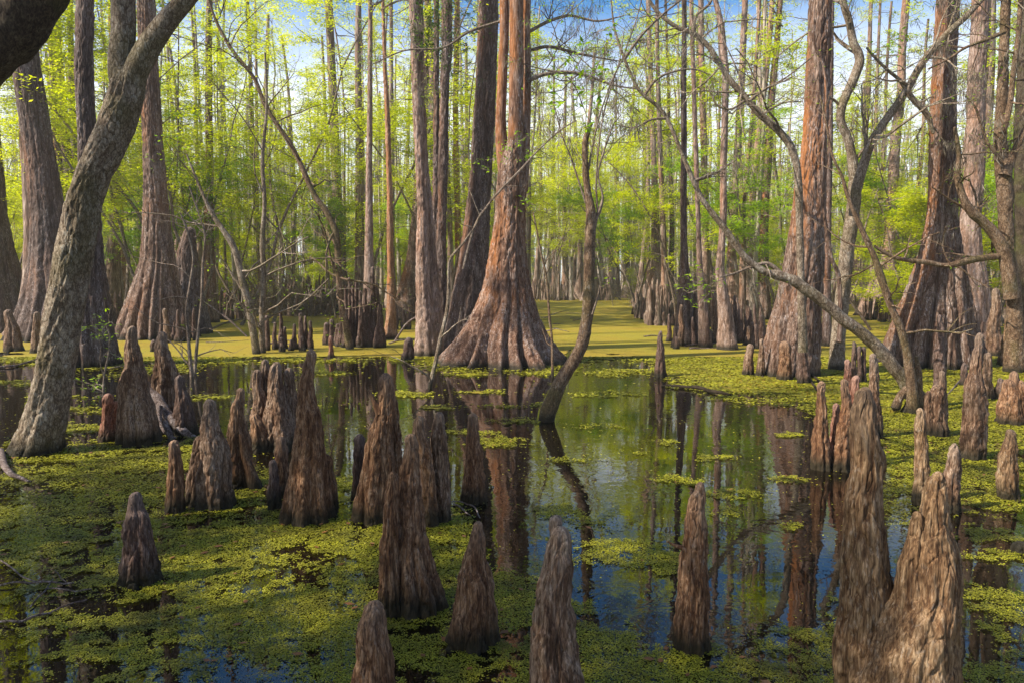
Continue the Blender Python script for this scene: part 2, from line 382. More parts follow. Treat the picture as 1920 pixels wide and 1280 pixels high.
def anchor_points(anchors, rng, per, jit=.12):
    out = []
    for a in anchors:
        k = rng.poisson(per)
        if k <= 0: continue
        f = rng.uniform(0, 1, k) * (len(a) - 1); i = np.minimum(f.astype(int), len(a) - 2); t = (f - i)[:, None]
        out.append(a[i] + (a[i + 1] - a[i]) * t + rng.normal(0, jit, (k, 3)) * np.array([1, 1, .5]))
    return np.concatenate(out) if out else np.zeros((0, 3))

# ------------------------------------------------------------------ ground, water, duckweed
def make_setting():
    # swamp bed: one sheet, under the water near, above it beyond the far shore
    xs = np.concatenate([np.linspace(-600, -110, 12), np.linspace(-100, 100, 81), np.linspace(110, 600, 12)])
    ys = np.concatenate([np.linspace(-60, 60, 25), np.linspace(62, 130, 60), np.linspace(140, 700, 16)])
    X, Yg = np.meshgrid(xs, ys)
    sh = 84 + 7 * pn(X * .05, 3, 0) + 3 * pn(X * .2, 9, 0) - 30 * np.clip(np.abs(X) / 90 - .25, 0, 1)
    Z = -.55 + 1.0 / (1 + np.exp(-(Yg - sh) / 2.5)) + .12 * pn(X * .3, Yg * .3, 0)
    m = M(); nx, ny = len(xs), len(ys)
    i = np.arange(ny - 1)[:, None] * nx; j = np.arange(nx - 1)[None]
    m.add(np.stack([X, Yg, Z], -1).reshape(-1, 3), np.stack([i + j, i + j + 1, i + nx + j + 1, i + nx + j], -1).reshape(-1, 4))
    mt, nt, N, L, out = nodes('leaf_litter_mud')
    n = N('ShaderNodeTexNoise', Scale=3.0, Detail=6.0, Roughness=.7); g = N('ShaderNodeNewGeometry'); L(g.outputs['Position'], n.inputs['Vector'])
    r = ramp(N, [(.35, (.04, .028, .015)), (.55, (.12, .085, .045)), (.7, (.2, .17, .07))]); L(n.outputs[0], r.inputs[0])
    b = N('ShaderNodeBsdfPrincipled', Roughness=.95); L(r.outputs[0], b.inputs['Base Color']); L(b.outputs[0], out.inputs[0])
    tag(m.obj('ground', [mt]), kind='structure')
    # water
    mt, nt, N, L, out = nodes('dark_swamp_water')
    b = N('ShaderNodeBsdfPrincipled', Roughness=.015, IOR=1.45); b.inputs['Base Color'].default_value = (.006, .004, .002, 1)
    b.inputs['Specular IOR Level'].default_value = .7
    g = N('ShaderNodeNewGeometry')
    n1 = N('ShaderNodeTexNoise', Scale=5.0, Detail=3.0, Roughness=.6, Distortion=.4); L(g.outputs['Position'], n1.inputs['Vector'])
    n2 = N('ShaderNodeTexNoise', Scale=.5, Detail=1.0); L(g.outputs['Position'], n2.inputs['Vector'])
    rr = ramp(N, [(.38, (.15, .15, .15)), (.62, (1, 1, 1))]); L(n2.outputs[0], rr.inputs[0])
    bp = N('ShaderNodeBump', Distance=.0030, Strength=.9); L(math_(N, L, 'MULTIPLY', n1.outputs[0], rr.outputs[0]), bp.inputs['Height'])
    L(bp.outputs[0], b.inputs['Normal']); L(b.outputs[0], out.inputs[0])
    m = M(); m.add([(-500, -50, 0), (500, -50, 0), (500, 400, 0), (-500, 400, 0)], [(0, 1, 2, 3)])
    tag(m.obj('water', [mt]), kind='structure')

YF = np.array([(-400, 664), (0, 668), (180, 690), (300, 684), (480, 676), (620, 674), (720, 668), (765, 682), (820, 690), (1050, 690), (1066, 662), (1180, 660), (1225, 690), (1262, 716), (1340, 738), (1450, 752), (1520, 768), (1600, 785), (1680, 800), (1800, 850), (2300, 860)], float)
YN = np.array([(-400, 850), (0, 838), (60, 850), (180, 832), (370, 835), (470, 868), (560, 905), (640, 975), (760, 990), (860, 962), (915, 1045), (945, 1068), (1005, 1074), (1085, 1132), (1155, 1188), (1250, 1218), (1330, 1200), (1400, 1188), (1560, 1166), (1800, 1188), (1920, 1120), (2300, 1080)], float)
PATCH = [(1115, 985, 70, 18, .8), (1120, 1030, 100, 26, .9), (1060, 960, 45, 12, .6), (1200, 1040, 60, 22, .6), (1480, 901, 36, 8, 1), (1380, 925, 60, 13, .8), (1275, 900, 45, 9, .9), (1340, 860, 40, 7, .7),
         (1365, 962, 30, 10, .8), (1480, 987, 22, 9, .9), (930, 830, 60, 10, .8), (880, 812, 60, 6, .9), (950, 790, 50, 6, .6), (1110, 800, 50, 7, .6), (1190, 850, 45, 6, .6), (1240, 828, 45, 6, .6), (1020, 700, 40, 5, .8),
         (880, 702, 60, 4, .8), (150, 800, 60, 8, .8), (120, 745, 60, 6, .5), (165, 770, 50, 6, .6), (690, 770, 40, 6, .4), (780, 740, 60, 6, .6), (600, 700, 50, 4, .5), (820, 765, 50, 5, .7), (1160, 700, 70, 8, .5), (1130, 740, 60, 6, .4),
         (1480, 815, 30, 5, .8), (1560, 790, 40, 6, .5), (640, 905, 40, 14, .6), (1850, 945, 90, 30, 1.0), (1850, 1005, 80, 14, .8), (1860, 1040, 60, 10, .6), (900, 735, 50, 4, .6), (960, 760, 60, 4, .4), (560, 760, 40, 5, .4),
         (420, 745, 60, 5, .5), (45, 720, 60, 5, .5), (1080, 860, 50, 6, .4), (1170, 1165, 30, 12, .5), (1830, 1115, 60, 10, .4), (1660, 840, 60, 12, .5), (1700, 880, 60, 14, .9), (1870, 890, 70, 25, .8), (700, 940, 60, 18, .7), (1250, 1060, 30, 14, .5)]
def weed_bias(x, y):
    """how much duckweed lies at a point of the water (about -1 .. 1)"""
    px, py = to_px(x, y)
    yf = np.interp(px, YF[:, 0], YF[:, 1]); yn = np.interp(px, YN[:, 0], YN[:, 1])
    wob = 1 + .0 * px
    d1 = (yf - py) / (py - 530) * 6; d2 = (py - yn) / (py - 530) * 7
    b = np.maximum(np.clip(d1, -1, 1.6), np.clip(d2, -1, .24))
    b = np.where((px > 1070) & (px < 1215) & (py > 640) & (py < 700), np.clip((676 - py) / 30, -.4, 1), b)
    # shaded sparse corner bottom left, patchy stretch on the right
    b = np.where((py > yn), b - .75 * np.clip((420 - px) / 330, 0, 1) * np.clip((py - 1010) / 130, 0, 1), b)
    rt = np.clip((px - 1640) / 60, 0, 1) * (py < 985) * (py > yf - 120)
    b = np.maximum(b, np.where(rt > 0, rt * (.46 - .55 * np.clip((py - 800) / 170, 0, 1)), -9))
    b = np.where((px > 1745) & (py > 960) & (py < 1150), np.maximum(b, -.35), b)
    for cx, cy, rx, ry, s in PATCH:
        e = ((px - cx) / rx) ** 2 + ((py - cy) / ry) ** 2
        b = np.maximum(b, np.where(e < 2.2, s * (1.05 - e) * .62 - .16, -9))
    return b
def weed_field(x, y):
    s1 = fbm(x * 1.5, y * 1.5, 3.3, 3); s2 = fbm(x * 7, y * 7, 8.1, 3); s3 = pn(x * 26, y * 26, 1.0)
    return weed_bias(x, y) + .55 * s1 + .62 * s2 + .38 * s3

def make_duckweed():
    rng = np.random.RandomState(3)
    # near: single leaflets
    m = M()
    def scatter(Y0, Y1, k, size_f, smin, hexa):
        n = int(k)
        Y = Y0 * (Y1 / Y0) ** rng.uniform(0, 1, n)
        X = rng.uniform(-1, 1, n) * (.86 * Y + 1.9)
        f = weed_field(X, Y)
        keep = (f > rng.normal(.02, .10, n)) | (rng.rand(n) < .006)
        X, Y = X[keep], Y[keep]; n = len(X)
        s = np.maximum(smin, size_f * Y) * rng.uniform(.6, 1.35, n)
        a = rng.uniform(0, 2 * pi, n); z = .003 + rng.uniform(0, .006, n) + .0007 * Y
        ti = rng.normal(0, .22, n); tj = rng.normal(0, .22, n)
        c, q = np.cos(a), np.sin(a)
        pts6 = np.array([(.5, 0), (.28, .4), (-.28, .42), (-.5, 0), (-.26, -.42), (.3, -.38)]) if hexa else np.array([(.5, 0), (0, .42), (-.5, 0), (0, -.42)])
        V = []
        for (u, v) in pts6:
            dx = s * (u * c - v * q); dy = s * (u * q + v * c)
            V.append(np.stack([X + dx, Y + dy, z + dx * ti + dy * tj], -1))
        V = np.stack(V, 1); k6 = len(pts6); b = np.arange(n)[:, None] * k6
        if hexa: q_ = np.concatenate([b + np.array([0, 1, 2, 3]), b + np.array([0, 3, 4, 5])])
        else: q_ = b + np.array([0, 1, 2, 3])
        m.add(V.reshape(-1, 3), q_)
        return n
    a = scatter(1.6, 4.6, 1350000, .0020, .0060, True)
    b = scatter(4.6, 8.5, 520000, .0026, .009, False)
    c = scatter(8.5, 15, 220000, .0036, .010, False)
    print('leaflets', a, b, c)
    mt = leaf_mat('duckweed_leaflets', [(.06, .06, .006), (.17, .168, .009), (.25, .242, .012), (.33, .305, .018), (.33, .30, .04), (.15, .08, .02)], trans=.18, patch=(.075, .068, .012))
    tag(m.obj('near_duckweed', [mt], smooth=False), 'loose yellow green duckweed leaflets floating on the dark near water', 'duckweed', kind='stuff')
    # far: closed carpet
    rows = 8.5 * (95 / 8.5) ** np.linspace(0, 1, 560)
    cols = np.linspace(-1.2, 1.2, 1900)
    Yg, Xc = np.meshgrid(rows, cols, indexing='ij'); Xg = Xc * (Yg + 2)
    f = np.minimum(weed_bias(Xg, Yg), .66) + .42 * fbm(Xg * .55, Yg * 1.3, 3.3, 3) + .2 * fbm(Xg * 4, Yg * 4, 1.1, 2)
    f = np.where(Yg > 15, f + .12 + .2 * np.clip((Yg - 22) / 20, 0, 1), f - .1)
    ok = (f[:-1, :-1] > .25) & (f[1:, 1:] > .25) & (f[1:, :-1] > .1)
    nx = len(cols); i = np.arange(len(rows) - 1)[:, None] * nx; j = np.arange(nx - 1)[None]
    q = np.stack([i + j, i + j + 1, i + nx + j + 1, i + nx + j], -1)[ok]
    used, inv = np.unique(q.ravel(), return_inverse=True)
    Z = .006 + .004 * pn(Xg * 3, Yg * 3, 0) + .0002 * Yg
    V = np.stack([Xg, Yg, Z], -1).reshape(-1, 3)[used]
    m = M(); m.add(V, inv.reshape(-1, 4))
    mt, nt, N, L, out = nodes('duckweed_carpet')
    g = N('ShaderNodeNewGeometry')
    mp = N('ShaderNodeMapping'); mp.inputs['Scale'].default_value = (1, .8, 1); L(g.outputs['Position'], mp.inputs[0])
    n1 = N('ShaderNodeTexNoise', Scale=28.0, Detail=4.0, Roughness=.75); L(mp.outputs[0], n1.inputs['Vector'])
    n2 = N('ShaderNodeTexNoise', Scale=.45, Detail=5.0, Roughness=.65); L(mp.outputs[0], n2.inputs['Vector'])
    r1 = ramp(N, [(.34, (.06, .055, .008)), (.46, (.18, .155, .012)), (.6, (.30, .24, .02)), (.72, (.36, .32, .06))]); L(n1.outputs[0], r1.inputs[0])
    r2 = ramp(N, [(.4, (.25, .20, .02)), (.62, (.30, .165, .02))]); L(n2.outputs[0], r2.inputs[0])
    c = mix(N, L, .4, r1.outputs[0], r2.outputs[0])
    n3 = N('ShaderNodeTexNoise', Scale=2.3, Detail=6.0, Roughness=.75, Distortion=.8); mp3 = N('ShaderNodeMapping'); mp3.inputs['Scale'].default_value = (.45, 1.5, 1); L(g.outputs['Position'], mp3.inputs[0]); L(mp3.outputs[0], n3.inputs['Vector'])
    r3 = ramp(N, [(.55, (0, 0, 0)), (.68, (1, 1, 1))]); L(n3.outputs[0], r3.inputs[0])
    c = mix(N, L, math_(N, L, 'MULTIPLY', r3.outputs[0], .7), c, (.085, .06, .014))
    b = N('ShaderNodeBsdfPrincipled', Roughness=.7); L(c, b.inputs['Base Color']); b.inputs['Specular IOR Level'].default_value = .25
    bp = N('ShaderNodeBump', Strength=.5, Distance=.01); L(n1.outputs[0], bp.inputs['Height']); L(bp.outputs[0], b.inputs['Normal'])
    L(b.outputs[0], out.inputs[0])
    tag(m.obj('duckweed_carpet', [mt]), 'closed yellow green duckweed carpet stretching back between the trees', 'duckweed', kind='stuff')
    # fallen leaves among the near duckweed
    m = M(); pts = []
    while len(pts) < 160:
        y = rng.uniform(2.6, 8); x = rng.uniform(-.7, .7) * y
        if weed_bias(np.array([x]), np.array([y]))[0] > .05: pts.append((x, y, .016))
    leaves(m, np.array(pts), rng, size=.045, flat=.12, asp=.55)
    tag(m.obj('fallen_leaf_litter', [MAT['brownleaf']], smooth=False), 'small rust brown fallen leaves scattered on the near duckweed', 'leaf litter', kind='stuff')

# ------------------------------------------------------------------ cypress knees
KG = 'cypress knees'
def knee(label, prof, lobes=(), mat='knee', name='cypress_knee', seed=None, lump=.13, bark=None, group=KG, extra=None, flute=None, Y=None):
    knee.k += 1; sd = seed or knee.k * 3 + 1
    Y = Y or base_depth(prof)
    b = .75 * (bark if bark is not None else min(.0085, .0024 + Y * .0011))
    wb = prof[-1][2] * Y / F * .5; kn = .05 + .7 * lump if lump > .075 else .035
    m = M()
    nf = flute or (random.Random(sd).choice([5, 6, 7, 8]), .30, max(.14, wb * 2.4), .10)
    column(m, prof, Y, sd, flute=nf, lump=lump, bark=b, knobs=kn, bz=.18)
    for l in lobes:
        lp, dy = (l if isinstance(l, tuple) and isinstance(l[0], list) else (l, 0))
        column(m, lp, Y + dy, sd + 31 + len(lp), flute=nf, lump=lump, bark=b, knobs=kn, bz=.18)
    if extra: extra(m, Y)
    p, _ = P(prof[-1][1], prof[-1][0], Y)
    o = m.obj(name, [MAT[mat]], (p[0], Y, 0))
    return tag(o, label, 'cypress knee', group)
knee.k = 0

def stick_px(m, pts, Y, k=6, ns=7, amp=.1, seed=0):
    """a branch from (x, y, w[, depth offset]) pixel points"""
    W = []; 
    for p in pts:
        dy = p[3] if len(p) > 3 else 0
        q, t = P(p[0], p[1], Y + dy); W.append([*q, .5 * p[2] * t / F])
    W = crom(W, k)
    bark_tube(m, W[:, :3], np.maximum(W[:, 3], .001), ns, seed, amp)
    return W

def make_knees():
    K = knee
    K('small dark knee standing alone in the left foreground duckweed', [(921, 257, 10), (928, 257, 20), (955, 257, 28), (960, 260, 36), (990, 263, 46), (1040, 263, 58), (1075, 264, 66), (1104, 264, 74)], mat='kneedark', lump=.16)
    K('thin blunt finger-like knee left of the lobed knee at the left duckweed', [(824, 327, 10), (832, 327, 19), (850, 328, 21), (887, 330, 29), (930, 329, 34), (965, 328, 37)], mat='knee', lump=.07)
    K('brown knee with a low hump on its left, right of the thin finger-like knee', [(747, 391, 10), (755, 392, 20), (770, 393, 24), (795, 395, 34), (825, 399, 48), (875, 402, 60), (920, 404, 66), (958, 406, 70)],
      [([(815, 377, 14), (850, 372, 22), (900, 366, 28), (955, 364, 32)], .02)], mat='kneegrey')
    K('big smooth bottle-shaped grey knee with a narrow head, left of the driftwood', [(611, 246, 10), (618, 246, 17), (640, 248, 22), (665, 250, 30), (688, 252, 33), (697, 252, 43), (725, 254, 52), (750, 256, 59), (800, 260, 69), (836, 261, 74)], mat='kneegrey', bark=.005, lump=.08)
    K('knobbly topped knee standing just behind the bottle-shaped grey knee', [(621, 304, 10), (628, 304, 16), (650, 304, 25), (675, 306, 34), (707, 306, 44), (750, 306, 45), (812, 306, 58)], mat='kneegrey')
    K('stooped brown knee behind the upper end of the driftwood', [(702, 339, 10), (710, 339, 16), (725, 340, 20), (762, 344, 34), (800, 347, 42), (818, 347, 46)], mat='kneedark')
    K('short rusty red knee with two round heads, left of the bottle-shaped knee', [(737, 201, 10), (743, 201, 19), (775, 202, 21), (812, 200, 29), (830, 201, 34)], [([(751, 218, 10), (757, 218, 18), (780, 219, 18), (830, 218, 24)], .03)], mat='kneered', lump=.2)
    def hook(m, Y): stick_px(m, [(452, 812, 12), (458, 850, 14), (468, 880, 20), (476, 905, 26), (485, 922, 22)], Y - .06, amp=.15)
    K('twisted hollow knee with a hooked root, between the lobed knee and the fused cluster', [(726, 450, 8), (733, 450, 15), (760, 450, 18), (782, 448, 28), (825, 447, 42), (870, 448, 52), (918, 452, 62)],
      [([(746, 444, 8), (752, 444, 16), (800, 443, 26), (915, 440, 36)], -.04)], mat='knee', extra=hook, lump=.2)
    K('fused cluster of four pale brown knees standing left of the tallest central knee', [(678, 518, 10), (686, 518, 20), (712, 518, 27), (740, 517, 36), (770, 516, 50), (800, 520, 56), (845, 520, 60)],
      [([(692, 482, 9), (700, 482, 17), (727, 484, 21), (770, 488, 30), (847, 488, 38)], .0), ([(673, 496, 8), (680, 496, 14), (698, 497, 16), (760, 499, 24), (840, 500, 30)], .08),
       ([(689, 542, 12), (697, 542, 19), (727, 544, 20), (770, 548, 25), (835, 545, 34)], .08), ([(726, 519, 6), (734, 519, 10), (760, 521, 16), (800, 530, 26), (850, 531, 34)], -.12)], mat='kneegrey', lump=.16)
    K('low rounded knee at the foot of the fused cluster of four', [(776, 479, 12), (785, 480, 20), (799, 484, 26), (828, 488, 36), (848, 488, 40)])
    K('tallest pointed central knee, broad at its foot and shaggy barked', [(654, 576, 10), (661, 576, 18), (669, 577, 21), (712, 577, 26), (756, 578, 36), (779, 578, 46), (842, 578, 60), (900, 576, 79), (943, 576, 94), (968, 577, 104), (985, 577, 110)],
      [([(850, 612, 8), (880, 616, 18), (910, 618, 26), (960, 616, 34)], .10)], lump=.07, seed=5)
    K('slim brown knee leaning on the left of the tallest central knee', [(818, 525, 9), (824, 525, 18), (842, 527, 22), (886, 531, 28), (935, 530, 34)])
    K('lowest thin knee in front of the slim brown one, left of the tallest central knee', [(861, 512, 7), (867, 512, 13), (900, 513, 20), (958, 515, 28)], mat='kneedark')
    def spur(m, Y): stick_px(m, [(712, 775, 16), (703, 755, 12), (696, 740, 8), (691, 730, 3)], Y - .03, amp=.1)
    K('broad brown knee with a small horn-like spur below its head', [(698, 724, 12), (704, 724, 24), (712, 725, 28), (756, 723, 35), (785, 719, 41), (842, 712, 56), (900, 706, 70), (943, 703, 80), (984, 703, 88)],
      [([(745, 738, 8), (780, 742, 14), (840, 745, 20), (960, 745, 24)], .1)], extra=spur, lump=.07, seed=8)
    K('thin dark knee tucked behind the left side of the spurred knee', [(813, 675, 10), (820, 675, 18), (843, 675, 20), (890, 672, 22), (942, 671, 24)], mat='kneedark')
    K('double-headed mossy brown knee with a flared right foot, centre foreground', [(812, 772, 10), (822, 771, 22), (842, 771, 27), (886, 768, 40), (911, 768, 46), (974, 764, 66), (1021, 764, 82), (1067, 768, 94), (1114, 774, 112), (1140, 774, 122), (1158, 774, 126)],
      [([(883, 736, 10), (890, 736, 18), (911, 736, 23), (974, 733, 34), (1067, 730, 42), (1155, 735, 48)], -.08)], mat='knee', seed=11, flute=(9, .3, .3, .1))
    K('flaky pale brown knee leaning right, just behind the double-headed knee', [(779, 785, 10), (786, 785, 20), (813, 786, 26), (842, 792, 25), (886, 802, 26), (940, 806, 28), (990, 808, 30)])
    K('slim knee with a dark lower half, between the leaning knee and the isolated one', [(771, 823, 10), (778, 823, 19), (813, 823, 30), (871, 826, 32), (930, 828, 32), (982, 828, 33)], mat='kneegrey')
    K('isolated orange brown knee standing at the edge of open water, left of the big reflection', [(773, 886, 9), (780, 886, 16), (800, 886, 21), (842, 888, 32), (900, 890, 40), (946, 890, 47)], seed=9)
    K('humped triangular brown knee in the front centre duckweed', [(977, 896, 9), (984, 895, 18), (1003, 895, 30), (1020, 896, 36), (1055, 892, 48), (1083, 889, 66), (1130, 888, 80), (1177, 888, 93), (1222, 887, 102)], seed=14, lump=.12)
    K('smooth round-topped knee cut by the bottom edge of the view', [(1124, 704, 14), (1132, 704, 31), (1146, 703, 42), (1177, 701, 57), (1224, 699, 68), (1280, 699, 80), (1370, 699, 92)], mat='knee', seed=17, lump=.06)
    def stub(m, Y): column(m, [(964, 1043, 16), (972, 1043, 24), (1010, 1043, 26), (1300, 1043, 50)], Y + .06, 77, bark=.004, lump=.2)
    K('tall rugged pale knee with deep bark furrows, centre at the bottom edge', [(986, 1048, 16), (992, 1048, 27), (1005, 1046, 37), (1036, 1045, 49), (1074, 1042, 60), (1130, 1039, 72), (1192, 1039, 87), (1280, 1041, 102), (1375, 1042, 114)], mat='kneegrey', seed=21, lump=.1, bark=.0085, extra=stub)
    def spur2(m, Y): stick_px(m, [(1292, 1040, 10), (1281, 1028, 10), (1266, 1022, 7), (1251, 1014, 3)], Y - .02)
    K('straight flaky knee rising before the blue reflected sky', [(902, 1311, 8), (908, 1311, 15), (925, 1309, 27), (962, 1307, 38), (1019, 1305, 48), (1075, 1301, 58), (1150, 1299, 65), (1228, 1297, 70)], seed=24, lump=.05, extra=spur2, mat='knee')
    K('largest forked golden brown knee in the right foreground, two heavy stems from one foot', [(882, 1757, 12), (888, 1757, 25), (899, 1755, 33), (925, 1754, 44), (970, 1751, 58), (1000, 1742, 80), (1037, 1737, 100), (1094, 1729, 116), (1150, 1719, 142), (1206, 1707, 168), (1280, 1696, 198), (1400, 1690, 226)],
      [([(724, 1624, 14), (735, 1623, 30), (755, 1624, 42), (797, 1624, 51), (853, 1623, 59), (925, 1618, 68), (1000, 1620, 79), (1075, 1624, 92), (1131, 1622, 102), (1206, 1620, 110), (1280, 1625, 120), (1390, 1630, 130)], .10),
       ([(957, 1721, 10), (965, 1721, 20), (985, 1721, 30), (1030, 1716, 46), (1120, 1710, 70), (1390, 1700, 90)], -.02)], mat='kneegold', seed=27, lump=.05, flute=(7, .12, .4, .04), bark=.0075)
    K('thin pale knee left of the tall forked knee, standing in dark water', [(714, 1542, 8), (720, 1542, 14), (740, 1541, 16), (783, 1541, 24), (825, 1540, 33), (882, 1540, 41)], seed=30, lump=.05)
    K('short reddish knee between the thin pale knee and the tall forked knee', [(755, 1568, 6), (762, 1568, 11), (797, 1567, 17), (873, 1562, 22)], mat='kneered')
    K('upright brown knee pressed against the back of the tall forked knee', [(710, 1583, 8), (718, 1583, 14), (760, 1585, 20), (800, 1583, 27), (850, 1579, 33), (884, 1578, 38)])
    K('knee with a bare salmon pink tip, behind the tall forked knee', [(703, 1606, 9), (710, 1606, 17), (722, 1604, 15), (740, 1603, 16), (800, 1600, 24), (874, 1598, 32)], mat='kneered')
    K('grey peg-like knee just right of the head of the tall forked knee', [(662, 1639, 8), (670, 1639, 15), (710, 1639, 18), (760, 1640, 22), (822, 1642, 28)], mat='kneegrey')
    K('very slim knee with an orange head, left of the two broken pegs', [(673, 1590, 7), (680, 1590, 11), (720, 1590, 16), (765, 1590, 21)], mat='kneered')
    K('needle-thin dark knee behind the orange-headed slim one', [(640, 1602, 5), (650, 1602, 8), (690, 1600, 12), (738, 1598, 17)], mat='kneedark')
    K('pair of broken square-topped pegs right of the forked grey tree', [(648, 1611, 8), (680, 1611, 9), (718, 1612, 13)], [([(650, 1620, 7), (680, 1620, 9), (718, 1619, 12)], .02)], mat='kneedark')
    K('upright left prong-like knee behind the right stem of the forked knee', [(764, 1726, 9), (772, 1726, 16), (797, 1727, 20), (839, 1729, 24), (881, 1728, 29), (948, 1728, 34)], mat='kneegold')
    K('shaggy right prong-like knee behind the right stem of the forked knee', [(830, 1790, 9), (836, 1790, 16), (853, 1789, 24), (895, 1785, 29), (962, 1783, 34)], mat='kneegrey')
    K('tall grey knee with a shoulder, standing before the pale foot of the right cypress', [(624, 1836, 7), (632, 1836, 13), (656, 1833, 16), (698, 1830, 21), (726, 1827, 36), (769, 1827, 43), (825, 1825, 46), (864, 1824, 48)], mat='kneegrey', seed=33, bark=.009)
    K('thin grey knee right of the tall shouldered one', [(660, 1852, 7), (666, 1852, 11), (698, 1851, 16), (750, 1853, 20)], mat='kneegrey')
    K('small dark knee left of the tall shouldered one', [(679, 1808, 6), (685, 1808, 10), (724, 1808, 16)], mat='kneedark')
    K('pale round-topped knee near the right edge', [(804, 1893, 10), (812, 1893, 19), (830, 1892, 24), (853, 1890, 33), (909, 1889, 38), (938, 1890, 41)], mat='kneegold')
    K('wide dark knee clump with several knobs at the right edge', [(710, 1891, 12), (720, 1891, 22), (741, 1896, 40), (783, 1900, 56), (799, 1900, 62)], [([(695, 1903, 8), (704, 1903, 15), (740, 1904, 24), (790, 1905, 34)], .05), ([(712, 1916, 10), (730, 1916, 22), (790, 1918, 36)], 0)], mat='knee', name='knee_clump')
    K('small leaning dark knee left of the wide clump at the right edge', [(708, 1875, 6), (714, 1874, 11), (730, 1873, 16), (750, 1872, 20)], mat='kneedark')
    K('knobbly brown knee clump beside the foot of the arched leaning trunk', [(720, 1757, 10), (728, 1757, 22), (741, 1758, 30), (770, 1757, 33), (797, 1757, 37), (820, 1757, 42)], [([(694, 1767, 6), (702, 1767, 10), (740, 1767, 14), (810, 1768, 20)], .04), ([(732, 1740, 6), (740, 1740, 10), (770, 1740, 15), (815, 1742, 20)], .0)], mat='kneegrey', name='knee_clump')
    K('tall dark knee before the foot of the big right cypress', [(590, 1763, 5), (600, 1763, 9), (634, 1763, 15), (690, 1762, 21), (762, 1762, 26)], mat='kneedark')
    K('single dark cone-shaped knee at the edge of the right duckweed carpet', [(620, 1238, 6), (626, 1238, 8), (640, 1238, 11), (665, 1238, 17), (690, 1238, 22), (707, 1238, 25)], mat='kneedark', lump=.05)
    K('stout knee at the left foot of the cypress on the right', [(644, 1406, 8), (650, 1406, 13), (675, 1403, 18), (704, 1402, 22)], mat='kneegrey')
    K('slender knee beside the stout one at the left foot of the right-hand cypress', [(635, 1428, 5), (645, 1428, 8), (680, 1427, 13), (706, 1426, 16)], mat='kneegrey')
    K('broad reddish knee against the front of the cypress on the right', [(639, 1473, 14), (646, 1473, 21), (680, 1471, 25), (714, 1470, 30)], mat='knee')
    K('dark knee against the right front of the cypress on the right', [(637, 1502, 9), (645, 1502, 14), (680, 1506, 22), (720, 1508, 28)], mat='kneedark')
    K('pale buttress-like knee behind the right edge trunk', [(596, 1891, 5), (604, 1890, 10), (640, 1887, 16), (687, 1884, 28)], mat='kneegold')
    K('tall grey spike-like knee behind the big right cypress', [(540, 1868, 8), (552, 1868, 14), (590, 1866, 20), (640, 1864, 26), (668, 1862, 32)], mat='kneegrey')
    K('small pinkish peg on the duckweed edge below the dark stump group', [(629, 620, 5), (635, 620, 8), (655, 621, 9), (673, 621, 14)], mat='kneered')
    K('lone short knee left of the smooth twin trunk by the open water', [(632, 766, 12), (640, 766, 16), (660, 765, 19), (676, 764, 26)], mat='kneedark')
    K('dark knee behind the left side of the leaning grey trunk', [(584, 69, 6), (592, 69, 11), (630, 68, 16), (663, 67, 20)], mat='kneegrey')
    K('spreading knee near the left edge, before the dark cypress feet', [(580, 17, 8), (588, 17, 14), (610, 21, 20), (640, 25, 30), (660, 27, 38)], mat='kneegrey')
    K('dark half-submerged knee rounding out of the water at the right edge', [(1014, 1915, 20), (1022, 1915, 34), (1040, 1915, 44)], mat='kneedark', lump=.05)
    K('slim knee in front of the orange-tinged cypress on the left', [(578, 309, 4), (585, 309, 8), (610, 312, 11), (644, 313, 16)], mat='kneegrey')
    K('stub of a dark knee left of the slim knee before the orange-tinged cypress', [(636, 288, 6), (642, 288, 10), (660, 288, 12)], mat='kneedark')
    # grouped distant pegs on the carpet, left middle
    mid = [(500, 591, 8, 658, 11), (515, 604, 6, 656, 12), (526, 584, 5, 655, 14), (534, 612, 6, 655, 11), (552, 607, 6, 656, 13), (564, 586, 7, 656, 13), (572, 592, 5, 655, 12), (582, 601, 6, 656, 12), (566, 630, 6, 659, 14), (545, 636, 5, 658, 12), (528, 632, 6, 660, 14), (612, 604, 10, 648, 18), (621, 598, 9, 648, 26), (634, 606, 8, 649, 20)]
    for i, (x, yt, w, yb, wb) in enumerate(mid):
        K('thin dark peg in the row of pegs left of the dark stump group', [(yt, x, w * .7), (yt + 6, x, w), ((yt + yb) / 2, x + random.Random(i).uniform(-1, 2), (w + wb) / 2), (yb, x + 1, wb)], mat='kneedark', group='dark pegs on the left duckweed carpet')
    # row before the right stand of trunks
    r = random.Random(4)
    for i in range(26):
        x = 1256 + i * 7.2 + r.uniform(-3, 3)
        if 1382 < x: x += 4
        yb = 644 + r.uniform(-4, 12); h = r.uniform(22, 100) * (1.0 if x < 1385 else .7); wt = r.uniform(4, 7); wb = r.uniform(12, 19)
        K('dark narrow knee in the crowded row at the feet of the right slender trunks', [(yb - h, x, wt * .6), (yb - h + 6, x, wt), (yb - h * .4, x + 1, (wt + wb) / 2), (yb, x + r.uniform(-3, 3), wb)], mat=r.choice(['kneedark', 'kneedark', 'kneegrey']), group='crowded knees before the right stand')

